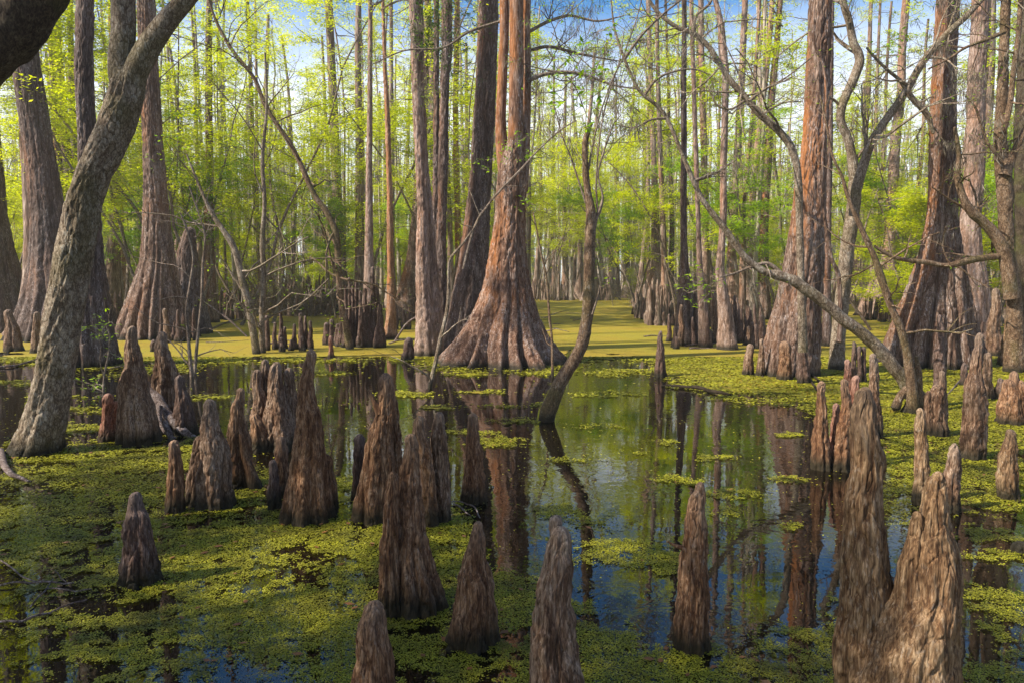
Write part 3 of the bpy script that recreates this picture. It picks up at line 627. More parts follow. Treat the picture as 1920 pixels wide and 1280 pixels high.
# ------------------------------------------------------------------ trees read off the photograph
def crown(root, x, y, z0, z1, n, rng, mats=('twig', 'leaf'), L=2.2, per=5, size=.07, part='crown', rad=.03, grav=.0):
    T = M(); an = []
    for i in range(n):
        z = rng.uniform(z0, z1); a = rng.uniform(0, 2 * pi)
        limb(T, (x, y, z), (cos(a), sin(a), rng.uniform(-.1, .5)), L * rng.uniform(.5, 1.1) * (1 - .4 * (z - z0) / (z1 - z0 + .01)), rad, rng, 2, an, kids=(4, 3), ns=5, grav=grav)
    leaves(T, anchor_points(an, rng, per, .1), rng, size, mi=1)
    return T.obj(part, [MAT[mats[0]], MAT[mats[1]]], (x, y, z0), root, smooth=False)

def tree(name, label, prof, cat='tree', mat='cyp', flute=(11, .26, .9, .05), Y=None, H=15, taper=.55, seed=1, others=(), group=None, crown_=8, leafmat='leaf', bark=.012, lump=.07, Yoff=0, extra=None, part_extra=None, lean=0, cz=None, ext=True, psize=.07):
    Y = (Y or base_depth(prof)) + Yoff
    p, _ = P(prof[-1][1], prof[-1][0], Y)
    root = empty(name, (p[0], Y, 0), label, cat, group)
    m = M()
    X, Z, R = column(m, prof, Y, seed, flute=flute, lump=lump, bark=bark, ext=(H, taper) if ext else None, round_top=not ext, lean=lean)
    for o in others:
        pr, dy = o
        column(m, pr, Y + dy, seed + 5, flute=(9, .12, 1.2, .05), lump=lump, bark=bark, ext=(H * .95, taper), round_top=False)
    if extra: extra(m, Y)
    m.obj('trunk', [MAT[mat]], (p[0], Y, 0), root)
    if part_extra: part_extra(root, Y)
    rng = np.random.RandomState(seed + 100)
    if crown_:
        crown(root, X[-1], Y, cz or max(7.0, H * .55), H, crown_, rng, ('twig', leafmat), L=2.4, size=psize)
    return root

def shoots(root, spots, Y, rng, part='leafy_shoot', n=26, size=.07, L=.35, mats=('twig', 'leafgreen')):
    """sprigs of larger fresh leaves sprouting from a trunk or branch; spots are pixel points"""
    for (x, y, *rest) in spots:
        k = rest[0] if rest else 1.0; dy = rest[1] if len(rest) > 1 else -.35
        q, _ = P(x, y, Y + dy)
        T = M(); an = []
        for i in range(4):
            a = rng.uniform(0, 2 * pi)
            limb(T, q, (cos(a), sin(a) * .6 - .3, rng.uniform(-.2, .7)), L * k * rng.uniform(.6, 1.2), .004, rng, 1, an, kids=(3,), ns=3, grav=-.03)
        leaves(T, anchor_points(an, rng, n * k / 12, .02), rng, size, flat=.45, asp=.4, mi=1)
        T.obj(part, [MAT[mats[0]], MAT[mats[1]]], tuple(q), root, smooth=False)

def side_limb(T, an, pts, Y, rng, kids=10, L=.8, ns=8, lvl=1, seed=0, amp=.08, mi=0, r=.4, spread=.9):
    """a drawn limb with side twigs"""
    W = stick_px(T, pts, Y, 6, ns, amp, seed)
    for i in range(kids):
        j = rng.randint(int(len(W) * .2), len(W) - 1)
        t = W[j, :3] - W[j - 1, :3]; t /= np.linalg.norm(t)
        s = rng.normal(0, 1, 3); s /= np.linalg.norm(s)
        limb(T, W[j, :3], t * .5 + s * spread, L * rng.uniform(.5, 1.3), max(.003, W[j, 3] * r), rng, lvl, an, kids=(3, 3)[:max(1, lvl)], ns=4, curl=.4)
    return W

def branch(root, pts, Y, rng, kids, L=.8, ns=8, lvl=1, amp=.08, mats=('twig', 'leafgreen'), per=1.2, size=.05, name='branch', r=.4, moss=.35):
    T = M(); an = []
    W = side_limb(T, an, pts, Y, rng, kids, L, ns, lvl, amp=amp, r=r)
    leaves(T, anchor_points(an, rng, per, .05), rng, size, mi=1)
    T.obj(name, [MAT[mats[0]], MAT[mats[1]]], tuple(W[0, :3]), root, smooth=False)
    if moss:
        for a in an:
            if rng.rand() > moss * .6: continue
            H_ = M()
            c = a[rng.randint(len(a))]; n = 34
            p = c + rng.normal(0, 1, (n, 3)) * [.07, .07, .05]
            d = np.stack([rng.normal(0, .35, n), rng.normal(0, .35, n), -np.ones(n)], 1) * rng.uniform(.05, .2, (n, 1))
            w_ = np.stack([rng.normal(0, 1, n), rng.normal(0, 1, n), 0 * p[:, 0]], 1) * .003
            H_.add(np.stack([p, p + d * .5 + w_, p + d, p + d * .5 - w_], 1).reshape(-1, 3), np.arange(4 * n).reshape(n, 4))
            H_.obj('hanging_moss', [MAT['moss_hang']], tuple(c), root, smooth=False)
    return W

def make_trees():
    rng = np.random.RandomState(11)
    # big central cypress of three fused stems
    main = [(222, 964, 9), (240, 964, 13), (262, 963, 20), (295, 961, 40), (330, 960, 57), (400, 958, 60), (430, 955, 62), (467, 953, 70), (500, 951, 80), (534, 950, 92), (570, 947, 112), (600, 944, 136), (630, 942, 164), (655, 941, 190), (675, 940, 214), (690, 939, 228)]
    Ym = base_depth(main)
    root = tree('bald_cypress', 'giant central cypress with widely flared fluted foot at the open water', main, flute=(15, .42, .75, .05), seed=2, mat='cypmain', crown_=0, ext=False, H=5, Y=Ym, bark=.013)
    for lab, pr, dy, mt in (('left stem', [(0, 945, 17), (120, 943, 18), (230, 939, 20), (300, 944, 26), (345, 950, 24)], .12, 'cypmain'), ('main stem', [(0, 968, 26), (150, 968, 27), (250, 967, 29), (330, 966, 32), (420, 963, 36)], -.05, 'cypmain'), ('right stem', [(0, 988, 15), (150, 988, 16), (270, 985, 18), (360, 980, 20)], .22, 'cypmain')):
        m = M(); X, Z, R = None, None, None
        z0 = P(pr[-1][1], pr[-1][0], Ym + dy)[0][2]
        W = []
        for (y, x, w) in pr[::-1]:
            q, t = P(x, y, Ym + dy); W.append([*q, .5 * w * t / F])
        top = list(W[-1]); top[2] = 15; top[0] += .25 if 'right' in lab else -.25 if 'left' in lab else 0; top[3] *= .5; mid = [(a + b) / 2 for a, b in zip(W[-1], top)]; W += [mid, top]
        W = crom(W, 60); bark_tube(m, W[:, :3], W[:, 3], 40, len(lab), .035)
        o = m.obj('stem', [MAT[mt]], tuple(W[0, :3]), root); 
        crown(root, top[0], Ym + dy, 8.5, 15, 4, rng)
    branch(root, [(990, 152, 9), (1020, 140, 8), (1060, 136, 7), (1100, 142, 6), (1150, 160, 4), (1200, 168, 2)], Ym, rng, 18, .9, 8, 2, per=2.5)
    branch(root, [(992, 60, 7), (1030, 40, 6), (1070, 30, 5), (1120, 40, 4), (1170, 30, 2)], Ym + .3, rng, 16, 1.0, 8, 2, per=2.5)
    branch(root, [(994, 95, 7), (1030, 88, 6), (1080, 100, 5), (1130, 110, 3), (1180, 118, 2)], Ym + .3, rng, 16, 1.0, 8, 2, per=2.5)
    branch(root, [(940, 40, 6), (880, 60, 5), (830, 90, 4), (760, 95, 3), (700, 120, 2)], Ym + .8, rng, 12, .9, 8, 2, per=3)
    shoots(root, [(958, 285, 1.1), (975, 265, .6), (910, 300, .9), (985, 300, .7), (1000, 385, .8), (985, 392, .7), (905, 318, .5)], Ym - .1, rng)
    tree('bald_cypress', 'dark purplish cypress just left of and behind the giant central cypress', [(0, 916, 38), (100, 913, 39), (200, 909, 40), (270, 905, 42), (330, 901, 43), (380, 896, 46), (430, 893, 51), (480, 889, 56), (530, 884, 64), (580, 880, 76), (630, 876, 90), (664, 874, 104)], mat='cypdark', seed=4, Yoff=.3)
    tree('bald_cypress', 'smooth grey brown twin-stemmed trunk left of the dark purplish cypress', [(0, 776, 19), (67, 778, 19), (134, 781, 20), (200, 784, 21), (300, 789, 22), (400, 794, 23), (450, 793, 25), (520, 793, 28), (580, 796, 34), (630, 799, 42), (668, 801, 50)],
         others=[([(0, 789, 10), (150, 790, 10), (300, 797, 12), (420, 805, 18), (520, 812, 22), (600, 816, 26), (660, 818, 30)], .15)], mat='cyppale', seed=6, flute=(9, .2, .6, .05))
    r = tree('vine_clad_tree', 'crooked trunk wrapped with green vine leaves, left of the giant cypress', [(0, 838, 20), (100, 838, 20), (150, 834, 18), (200, 833, 17), (300, 831, 20), (400, 829, 17), (450, 827, 20), (520, 826, 24), (580, 828, 30), (655, 828, 34)],
         others=[([(300, 818, 12), (400, 817, 14), (500, 818, 18), (600, 820, 24), (652, 820, 26)], .3)], mat='cypdark', seed=8, flute=(8, .2, .6, .04), H=13)
    rr = np.random.RandomState(5)
    shoots(r, [(838 + rr.uniform(-22, 22), y, 1.5) for y in np.linspace(-10, 150, 16)], P(838, 655, 15.5)[0][1], rr, part='vine', n=60, size=.06, L=.4, mats=('twig', 'leafdark'))
    tree('slender_cypress', 'narrow bright orange trunk between the vine-clad tree and the giant cypress', [(0, 857, 10), (100, 856, 11), (200, 854, 11), (300, 855, 12), (400, 858, 12), (480, 860, 14), (560, 860, 20), (600, 860, 26)], mat='orange', seed=9, flute=(7, .15, .8, .03), bark=.006)
    tree('slender_cypress', 'single thin ochre trunk standing clear on the duckweed left of the twin-stemmed trunk', [(0, 718, 6), (70, 720, 7), (134, 722, 8), (200, 726, 10), (270, 728, 11), (336, 730, 11), (400, 731, 12), (500, 732, 13), (560, 733, 15), (600, 733, 20), (637, 733, 30)], mat='orange', seed=10, flute=(8, .25, .35, .03), bark=.006)
    tree('bald_cypress', 'leaning reddish flared base behind the twin-stemmed trunk', [(0, 802, 12), (200, 795, 16), (300, 790, 20), (400, 784, 24), (480, 778, 32), (520, 772, 42), (560, 766, 50), (602, 763, 56)], mat='cyp', seed=12)
    tree('grey_trunk', 'straight weathered grey trunk rising behind the dark stump group', [(0, 694, 8), (150, 694, 10), (250, 693, 11), (340, 692, 13), (430, 692, 15), (520, 692, 20), (600, 692, 30), (640, 692, 36)], mat='cyppale', seed=13, flute=(7, .2, .5, .03), bark=.006)
    # curved small tree in the water
    pts = [(1024, 792, 36), (1030, 765, 33), (1040, 740, 32), (1056, 708, 31), (1077, 675, 28), (1092, 640, 27), (1100, 600, 26), (1104, 560, 26), (1105, 500, 24), (1107, 440, 23), (1108, 400, 22), (1102, 360, 15), (1098, 320, 14), (1097, 270, 13), (1103, 245, 11), (1110, 232, 5)]
    Y = ground(1024, 792)[1] + .1; q, _ = P(1024, 792, Y)
    root = empty('curved_tree', (q[0], Y, 0), 'slim dark tree curving up out of the open water right of the giant cypress', 'tree')
    m = M(); W = stick_px(m, [(x, y, w * .86) for x, y, w in [(1018, 815, 50), (1021, 803, 46)] + pts], Y, 14, 26, .11, 3)
    m.obj('trunk', [MAT['hardred']], (q[0], Y, 0), root)
    branch(root, [(x, y, w * .72) for x, y, w in [(1110, 440, 14), (1117, 410, 12), (1124, 395, 10), (1130, 370, 6), (1123, 340, 5), (1122, 320, 5), (1132, 285, 5), (1140, 262, 5), (1150, 235, 4), (1164, 216, 2)]], Y, rng, 6, .7, mats=('twig', 'leafgreen'))
    branch(root, [(x, y, w * .72) for x, y, w in [(1103, 320, 6), (1112, 270, 5), (1124, 218, 5), (1137, 180, 4), (1150, 145, 4), (1167, 111, 3), (1194, 34, 3), (1210, -30, 2)]], Y, rng, 6, .9, mats=('twig', 'leafgreen'))
    branch(root, [(x, y, w * .72) for x, y, w in [(1121, 400, 6), (1118, 350, 5), (1122, 280, 4), (1135, 200, 4), (1160, 120, 3), (1170, 60, 2)]], Y, rng, 5, .8, mats=('twig', 'leafgreen'))
    branch(root, [(x, y, w * .72) for x, y, w in [(1098, 380, 6), (1085, 340, 5), (1068, 290, 4), (1052, 250, 3), (1040, 200, 2)]], Y, rng, 5, .7, mats=('twig', 'leafgreen'))
    branch(root, [(1110, 590, 5), (1120, 560, 4), (1125, 535, 2)], Y - .05, rng, 1, .2, mats=('twig', 'leafgreen'))
    shoots(root, [(1075, 170, 1.2), (1060, 190, .9), (1090, 195, .8), (1120, 60, .6), (1105, 240, .5)], Y, rng, size=.075)
    # orange tinged cypress, left
    tree('bald_cypress', 'orange-streaked cypress with broad pleated base on the left duckweed', [(0, 273, 33), (134, 281, 33), (202, 285, 34), (269, 287, 37), (336, 289, 41), (400, 292, 46), (434, 293, 50), (484, 295, 63), (534, 292, 82), (585, 291, 108), (615, 290, 124), (638, 291, 134)], mat='cyp', seed=15, flute=(17, .42, 1.3, .05), Yoff=.1)
    tree('broken_cypress', 'dark broken stump behind the right side of the orange-streaked cypress', [(425, 358, 20), (440, 356, 24), (470, 350, 36), (540, 352, 50), (600, 354, 70), (628, 354, 80)], mat='cypdark', seed=16, ext=False, crown_=0)
    tree('bald_cypress', 'round reddish trunk standing right of the orange-streaked cypress', [(0, 393, 11), (100, 391, 13), (336, 393, 14), (400, 392, 16), (500, 392, 22), (560, 393, 28), (606, 393, 38)], mat='cyp', seed=18, flute=(9, .16, .8, .05))
    tree('bald_cypress', 'reddish brown trunk behind the leaning grey trunk, its dark foot in black water', [(0, 159, 31), (134, 160, 32), (215, 162, 32), (330, 164, 36), (430, 165, 44), (500, 166, 60), (560, 166, 74), (620, 166, 88), (690, 166, 110)], mat='cypdark', seed=20, flute=(13, .3, .9, .05))
    tree('bald_cypress', 'massive dark cypress left of the leaning grey trunk, wide at the foot', [(-10, 40, 44), (134, 52, 47), (218, 63, 50), (302, 75, 54), (403, 88, 60), (460, 93, 72), (500, 97, 84), (551, 101, 104), (600, 104, 130), (640, 105, 158)], mat='cypdark', seed=22, flute=(13, .3, 1.2, .05))
    tree('bald_cypress', 'dark flaring cypress cut by the left edge of the view', [(0, -40, 50), (200, -32, 56), (400, -24, 66), (467, -20, 82), (534, -16, 112), (600, -14, 150), (626, -14, 166)], mat='cypdark', seed=24, flute=(13, .3, 1.2, .05))
    tree('slender_cypress', 'thin rust-stained trunk left of the orange-streaked cypress', [(0, 206, 8), (200, 214, 11), (340, 219, 12), (420, 226, 13), (500, 230, 14), (550, 234, 17), (590, 236, 22)], mat='orange', seed=25, bark=.006)
    tree('slender_cypress', 'thin reddish trunk between the massive dark cypress and the leaning grey trunk', [(0, 92, 11), (50, 96, 12), (168, 101, 13), (269, 108, 14), (386, 118, 15), (500, 124, 20), (604, 130, 34)], mat='cyp', seed=26, bark=.006, flute=(7, .15, .8, .03))
    tree('slender_cypress', 'dark thin trunk close right of the thin reddish one at upper left', [(0, 104, 12), (67, 108, 13), (202, 118, 15), (320, 128, 18), (450, 138, 20), (604, 146, 34)], mat='cypdark', seed=27, bark=.006, flute=(7, .15, .8, .03))
    tree('slender_cypress', 'slim dark upright trunk just left of the reddish brown trunk at the top', [(0, 131, 11), (150, 134, 11), (235, 137, 12), (400, 144, 14), (600, 150, 30)], mat='cypdark', seed=28, bark=.006, flute=(7, .15, .8, .03))
    # leaning grey hardwood, near left
    prof = [(120, 240, 52), (140, 238, 60), (168, 236, 67), (210, 224, 74), (252, 207, 77), (300, 187, 72), (336, 169, 69), (390, 155, 71), (430, 149, 72), (467, 142, 72), (534, 130, 72), (600, 116, 72), (660, 107, 72), (700, 102, 74), (750, 90, 79), (800, 81, 84), (830, 73, 92), (856, 64, 104)]
    prof = [(a, b, c * .94) for a, b, c in prof]
    Y = base_depth(prof)
    def forks(m, Y):
        for pts in ([(236, 175, 50), (228, 134, 46), (227, 100, 44), (231, 60, 42), (231, 0, 42), (234, -120, 38), (240, -300, 28)], [(238, 190, 50), (252, 140, 46), (272, 100, 43), (296, 62, 40), (324, 28, 36), (352, -4, 32), (400, -60, 28), (450, -160, 22)]):
            stick_px(m, pts, Y, 30, 40, .06, 5)
        for pts in ([(60, 835, 40), (30, 852, 24), (0, 862, 14), (-20, 868, 8)], [(80, 840, 40), (100, 862, 26), (112, 872, 14)], [(60, 840, 40), (58, 868, 26), (52, 880, 12)]):
            stick_px(m, pts, Y - .05, 8, 16, .15, 6)
    root = tree('leaning_hardwood', 'thick grey forked trunk leaning right in the left foreground', prof, mat='hard', Y=Y, ext=False, flute=(7, .14, .35, .02), lump=.09, seed=30, crown_=0, extra=forks, bark=.007)
    q, _ = P(231, -200, Y); crown(root, q[0], Y, 4.3, 7.0, 7, rng, ('twig', 'leafgreen'), L=2.6)
    # dark limb across the upper left corner
    root = empty('overhanging_tree', tuple(np.array([-5.6, 3.6, 0])), 'dark mossy limb crossing the upper left corner of the view', 'tree')
    m = M(); 
    W = [[-6.2, 3.2, -.3, .26], [-5.6, 3.4, .4, .2], [-4.9, 3.6, 1.2, .17]]
    for (x, y, w) in ((-160, 260, 112), (-60, 130, 108), (20, 60, 100), (78, -20, 84), (140, -120, 74), (230, -260, 60)):
        q, t = P(x, y, 4.0); W.append([*q, .5 * w * t / F])
    W = crom(W, 14); bark_tube(m, W[:, :3], W[:, 3], 40, 2, .1)
    m.obj('trunk', [MAT['harddark']], (-5.6, 3.6, 0), root)
    e = W[-1]; crown(root, e[0], e[1], e[2] - .3, e[2] + 2.5, 8, rng, ('twig', 'leafgreen'), L=2.2)
    # right-hand cypress group
    def vine(m, Y):
        stick_px(m, [(1526, 60, 4), (1529, 91, 4), (1545, 128, 5), (1549, 202, 5), (1543, 286, 6), (1543, 370, 6), (1549, 427, 7), (1559, 484, 8), (1572, 518, 9), (1576, 585, 9), (1574, 640, 10)], Y - .45, 8, 8, .1, 2)
    tree('bald_cypress', 'red brown cypress in the right middle with several knees round its foot', [(0, 1537, 42), (100, 1535, 42), (200, 1533, 43), (300, 1524, 47), (350, 1519, 54), (400, 1515, 60), (450, 1510, 66), (500, 1506, 71), (550, 1499, 80), (600, 1491, 88), (650, 1484, 94), (690, 1478, 100), (708, 1476, 104)], mat='cyp', seed=32, flute=(9, .26, 1.6, .06), extra=vine)
    tree('slender_cypress', 'thin dark stem close behind the right side of the red brown cypress', [(0, 1560, 8), (300, 1556, 10), (450, 1552, 12), (600, 1550, 16), (650, 1550, 22)], mat='cypdark', seed=33, bark=.005)
    tree('bald_cypress', 'great right-hand cypress with a wide pleated pale foot', [(0, 1777, 40), (134, 1773, 42), (200, 1772, 44), (300, 1769, 48), (400, 1766, 54), (434, 1764, 62), (480, 1761, 76), (530, 1758, 96), (580, 1755, 118), (630, 1751, 138), (670, 1748, 152), (692, 1746, 160)], mat='cyp', seed=35, flute=(17, .38, 1.4, .05))
    tree('bald_cypress', 'pale tan cypress behind the right side of the great right-hand cypress', [(0, 1838, 30), (67, 1836, 30), (200, 1830, 32), (336, 1825, 34), (420, 1819, 38), (480, 1820, 44), (540, 1824, 52), (600, 1827, 62), (642, 1828, 72)], mat='cyppale', seed=36)
    tree('bald_cypress', 'distant grey cypress with a cone-shaped pale foot, seen between the two right-hand cypresses', [(0, 1700, 14), (100, 1692, 15), (168, 1690, 16), (252, 1678, 18), (370, 1674, 20), (450, 1669, 22), (490, 1664, 32), (530, 1658, 52), (570, 1652, 76), (594, 1650, 90)], mat='cyppale', seed=37)
    # forked grey tree
    pr = [(330, 1605, 24), (400, 1598, 25), (450, 1592, 26), (500, 1585, 27), (560, 1579, 27), (620, 1573, 27), (660, 1570, 28), (694, 1567, 32)]
    Y = base_depth(pr)
    def fk(root, Y):
        branch(root, [(1598, 400, 16), (1603, 370, 19), (1604, 350, 20), (1598, 300, 18), (1590, 262, 16), (1576, 225, 16), (1582, 190, 16), (1600, 150, 17), (1612, 112, 16), (1600, 80, 14), (1592, 40, 13), (1580, 0, 13), (1570, -80, 10)], Y, rng, 9, 1.1, 14, 2, mats=('hard', 'leafgreen'))
        branch(root, [(1598, 405, 14), (1603, 372, 17), (1607, 350, 19), (1616, 320, 18), (1632, 272, 16), (1658, 230, 15), (1690, 185, 15), (1706, 160, 14), (1722, 130, 14), (1745, 98, 13), (1780, 60, 12), (1815, 28, 11), (1850, -10, 9), (1900, -60, 7)], Y - .3, rng, 12, 1.1, 14, 2, mats=('hard', 'leafgreen'))
        branch(root, [(1700, 168, 10), (1686, 150, 7), (1662, 130, 6), (1640, 108, 5), (1625, 90, 4)], Y - .3, rng, 5, .6, 8, 1, mats=('hard', 'leafgreen'))
        branch(root, [(1700, 172, 12), (1715, 190, 11), (1738, 215, 11), (1750, 250, 6)], Y - .35, rng, 4, .6, 8, 1, mats=('hard', 'leafgreen'))
        shoots(root, [(1650, 90, 1.1), (1670, 75, 1), (1690, 85, .9), (1665, 110, .8), (1560, 240, .5)], Y - .3, rng, size=.07)
    tree('forked_tree', 'grey lichened tree forking into a wide Y right of the red brown cypress', pr, mat='hard', seed=38, flute=(5, .08, .5, .02), ext=False, crown_=0, part_extra=fk, bark=.006, Y=Y)
    # arched leaning trunk
    Y = ground(1712, 752)[1] + .1
    q, _ = P(1712, 752, Y)
    root = empty('arching_tree', (q[0], Y, 0), 'long bare trunk arching up to the left across the red brown cypress', 'tree')
    m = M()
    W = stick_px(m, [(x, y, w * .88) for x, y, w in [(1722, 775, 34), (1706, 732, 31), (1690, 706, 29), (1676, 688, 28), (1656, 662, 27), (1633, 640, 26), (1608, 618, 24), (1582, 600, 24), (1560, 580, 23), (1535, 560, 22), (1510, 542, 22), (1488, 526, 23), (1470, 520, 21), (1458, 516, 22), (1440, 512, 15), (1424, 504, 15), (1395, 480, 14), (1361, 432, 13), (1337, 402, 12), (1317, 374, 11), (1300, 340, 10), (1280, 292, 9), (1268, 262, 9), (1250, 222, 8), (1231, 198, 8), (1208, 180, 7), (1191, 158, 7), (1171, 111, 6), (1158, 75, 5), (1150, 40, 4), (1144, -20, 3)]], Y, 8, 22, .1, 4)
    m.obj('trunk', [MAT['hard']], (q[0], Y, 0), root)
    branch(root, [(1470, 518, 10), (1440, 495, 8), (1410, 500, 5), (1380, 512, 4), (1350, 520, 3)], Y, rng, 4, .6, mats=('twig', 'leafgreen'))
    branch(root, [(1300, 340, 7), (1330, 330, 5), (1350, 320, 4), (1380, 300, 3)], Y, rng, 4, .5, mats=('twig', 'leafgreen'))
    branch(root, [(1208, 180, 6), (1230, 150, 5), (1262, 135, 4), (1300, 130, 3), (1330, 140, 2)], Y, rng, 6, .8, mats=('twig', 'leafgreen'))
    branch(root, [(1250, 222, 6), (1220, 225, 4), (1190, 240, 3), (1160, 235, 2)], Y, rng, 6, .7, mats=('twig', 'leafgreen'))
    branch(root, [(1171, 111, 6), (1200, 70, 5), (1240, 30, 4), (1290, -10, 3)], Y, rng, 6, .9, mats=('twig', 'leafgreen'))
    shoots(root, [(1180, 130, 1.0), (1200, 122, .8), (1165, 142, .8), (1290, 550, .8), (1330, 520, .9), (1300, 530, .6), (1310, 570, .6)], Y - .1, rng, size=.06)
    # second limb network crossing to the red brown cypress
    Y2 = Y + 1.3
    root = empty('sloping_tree', tuple(np.array([*P(1500, 650, Y2)[0][:2], 0])), 'thin lichened trunk sloping down from top centre to the red brown cypress', 'tree')
    T = M(); an = []
    side_limb(T, an, [(1506, 660, 18), (1503, 560, 15), (1500, 450, 13), (1496, 330, 14), (1486, 284, 14), (1474, 262, 14), (1450, 236, 13), (1424, 214, 12), (1405, 193, 11), (1390, 174, 11), (1368, 150, 11), (1348, 118, 10), (1330, 90, 10), (1314, 74, 9), (1298, 62, 9), (1270, 52, 8), (1240, 30, 7), (1220, 5, 6), (1200, -40, 5)], Y2, rng, 14, 1.2, 14, 2, amp=.08)
    side_limb(T, an, [(1405, 190, 7), (1420, 178, 5), (1440, 165, 4), (1475, 145, 3), (1520, 110, 2)], Y2 - .2, rng, 6, .7)
    side_limb(T, an, [(1300, 66, 8), (1306, 30, 6), (1330, 8, 5), (1340, -20, 4)], Y2 - .2, rng, 5, .7)
    side_limb(T, an, [(1395, 190, 5), (1370, 205, 4), (1345, 198, 4), (1335, 180, 3), (1325, 160, 2)], Y2 - .2, rng, 5, .5)
    leaves(T, anchor_points(an, rng, 1.4, .05), rng, .05, mi=1)
    T.obj('trunk', [MAT['hard'], MAT['leafgreen']], tuple(P(1500, 450, Y2)[0]), root, smooth=False)
    # X: leaning thin reddish stem
    Yx = ground(1714, 775)[1]
    root = empty('leaning_sapling', tuple(np.array([*P(1713, 775, Yx)[0][:2], 0])), 'thin reddish stem leaning left from a dark root clump before the great right-hand cypress', 'tree')
    T = M(); an = []
    side_limb(T, an, [(1714, 800, 30), (1713, 770, 24), (1710, 735, 20), (1707, 702, 17), (1699, 655, 15), (1690, 620, 14), (1676, 588, 13), (1662, 552, 12), (1653, 524, 14), (1645, 498, 12), (1636, 474, 11), (1620, 440, 10), (1602, 400, 8), (1590, 370, 7), (1578, 330, 6), (1560, 290, 5), (1549, 230, 4), (1538, 180, 3)], Yx, rng, 10, .7, 14, 1, amp=.1)
    for pts in ([(1713, 745, 20), (1700, 765, 14), (1685, 788, 10)], [(1714, 745, 18), (1728, 740, 16), (1732, 770, 18), (1735, 800, 20)], [(1720, 760, 22), (1722, 700, 12), (1718, 668, 7)], [(1705, 730, 16), (1690, 740, 14), (1678, 765, 16)]):
        stick_px(T, pts, Yx + .05, 8, 12, .2, 3)
    T.obj('trunk', [MAT['hardred'], MAT['leafgreen']], tuple(P(1700, 700, Yx)[0]), root, smooth=False)
    # right edge pair with curved limb
    pr = [(0, 1886, 17), (67, 1885, 17), (134, 1880, 18), (200, 1878, 20), (268, 1876, 24), (336, 1882, 30), (400, 1884, 26), (480, 1890, 25), (550, 1900, 26), (620, 1903, 30), (700, 1904, 44)]
    def arms(root, Y):
        branch(root, [(1896, 560, 26), (1888, 500, 24), (1878, 462, 22), (1862, 436, 20), (1842, 415, 18), (1822, 398, 17), (1806, 372, 14), (1795, 330, 11), (1798, 290, 8), (1790, 240, 6)], Y - .1, rng, 7, .9, 14, 2, mats=('hardred', 'leafgreen'))
        branch(root, [(1880, 480, 12), (1850, 483, 12), (1822, 488, 12), (1797, 494, 12), (1770, 498, 9), (1738, 492, 9), (1700, 488, 8), (1670, 480, 7), (1640, 462, 5)], Y - .1, rng, 6, .7, 12, 1, mats=('hardred', 'leafgreen'))
        branch(root, [(1884, 330, 22), (1900, 290, 14), (1920, 250, 12), (1950, 200, 10)], Y - .1, rng, 5, .9, 12, 2, mats=('hardred', 'leafgreen'))
        branch(root, [(1880, 250, 14), (1893, 200, 10), (1900, 140, 10), (1910, 60, 9), (1915, -20, 8)], Y - .2, rng, 7, .9, 12, 2, mats=('hardred', 'leafgreen'))
        branch(root, [(1880, 300, 10), (1860, 280, 6), (1846, 255, 5), (1830, 205, 4), (1810, 180, 3)], Y - .2, rng, 6, .7, 8, 2, mats=('hardred', 'leafgreen'))
        branch(root, [(1884, 60, 9), (1850, 75, 6), (1810, 90, 5), (1780, 110, 4), (1740, 130, 3)], Y - .2, rng, 8, .9, 8, 2, mats=('hardred', 'leafgreen'))
    tree('crooked_tree', 'dark crooked tree near the right edge with an elbowed limb', pr, mat='hardred', seed=40, flute=(5, .1, .5, .02), crown_=5, part_extra=arms, bark=.006, leafmat='leafgreen', H=10)
    tree('crooked_tree', 'dark trunk cut by the right edge of the view', [(0, 1925, 26), (200, 1920, 30), (350, 1917, 30), (500, 1922, 30), (640, 1930, 44)], mat='harddark', seed=41, flute=(5, .1, .5, .02), crown_=4, leafmat='leafgreen', H=11)
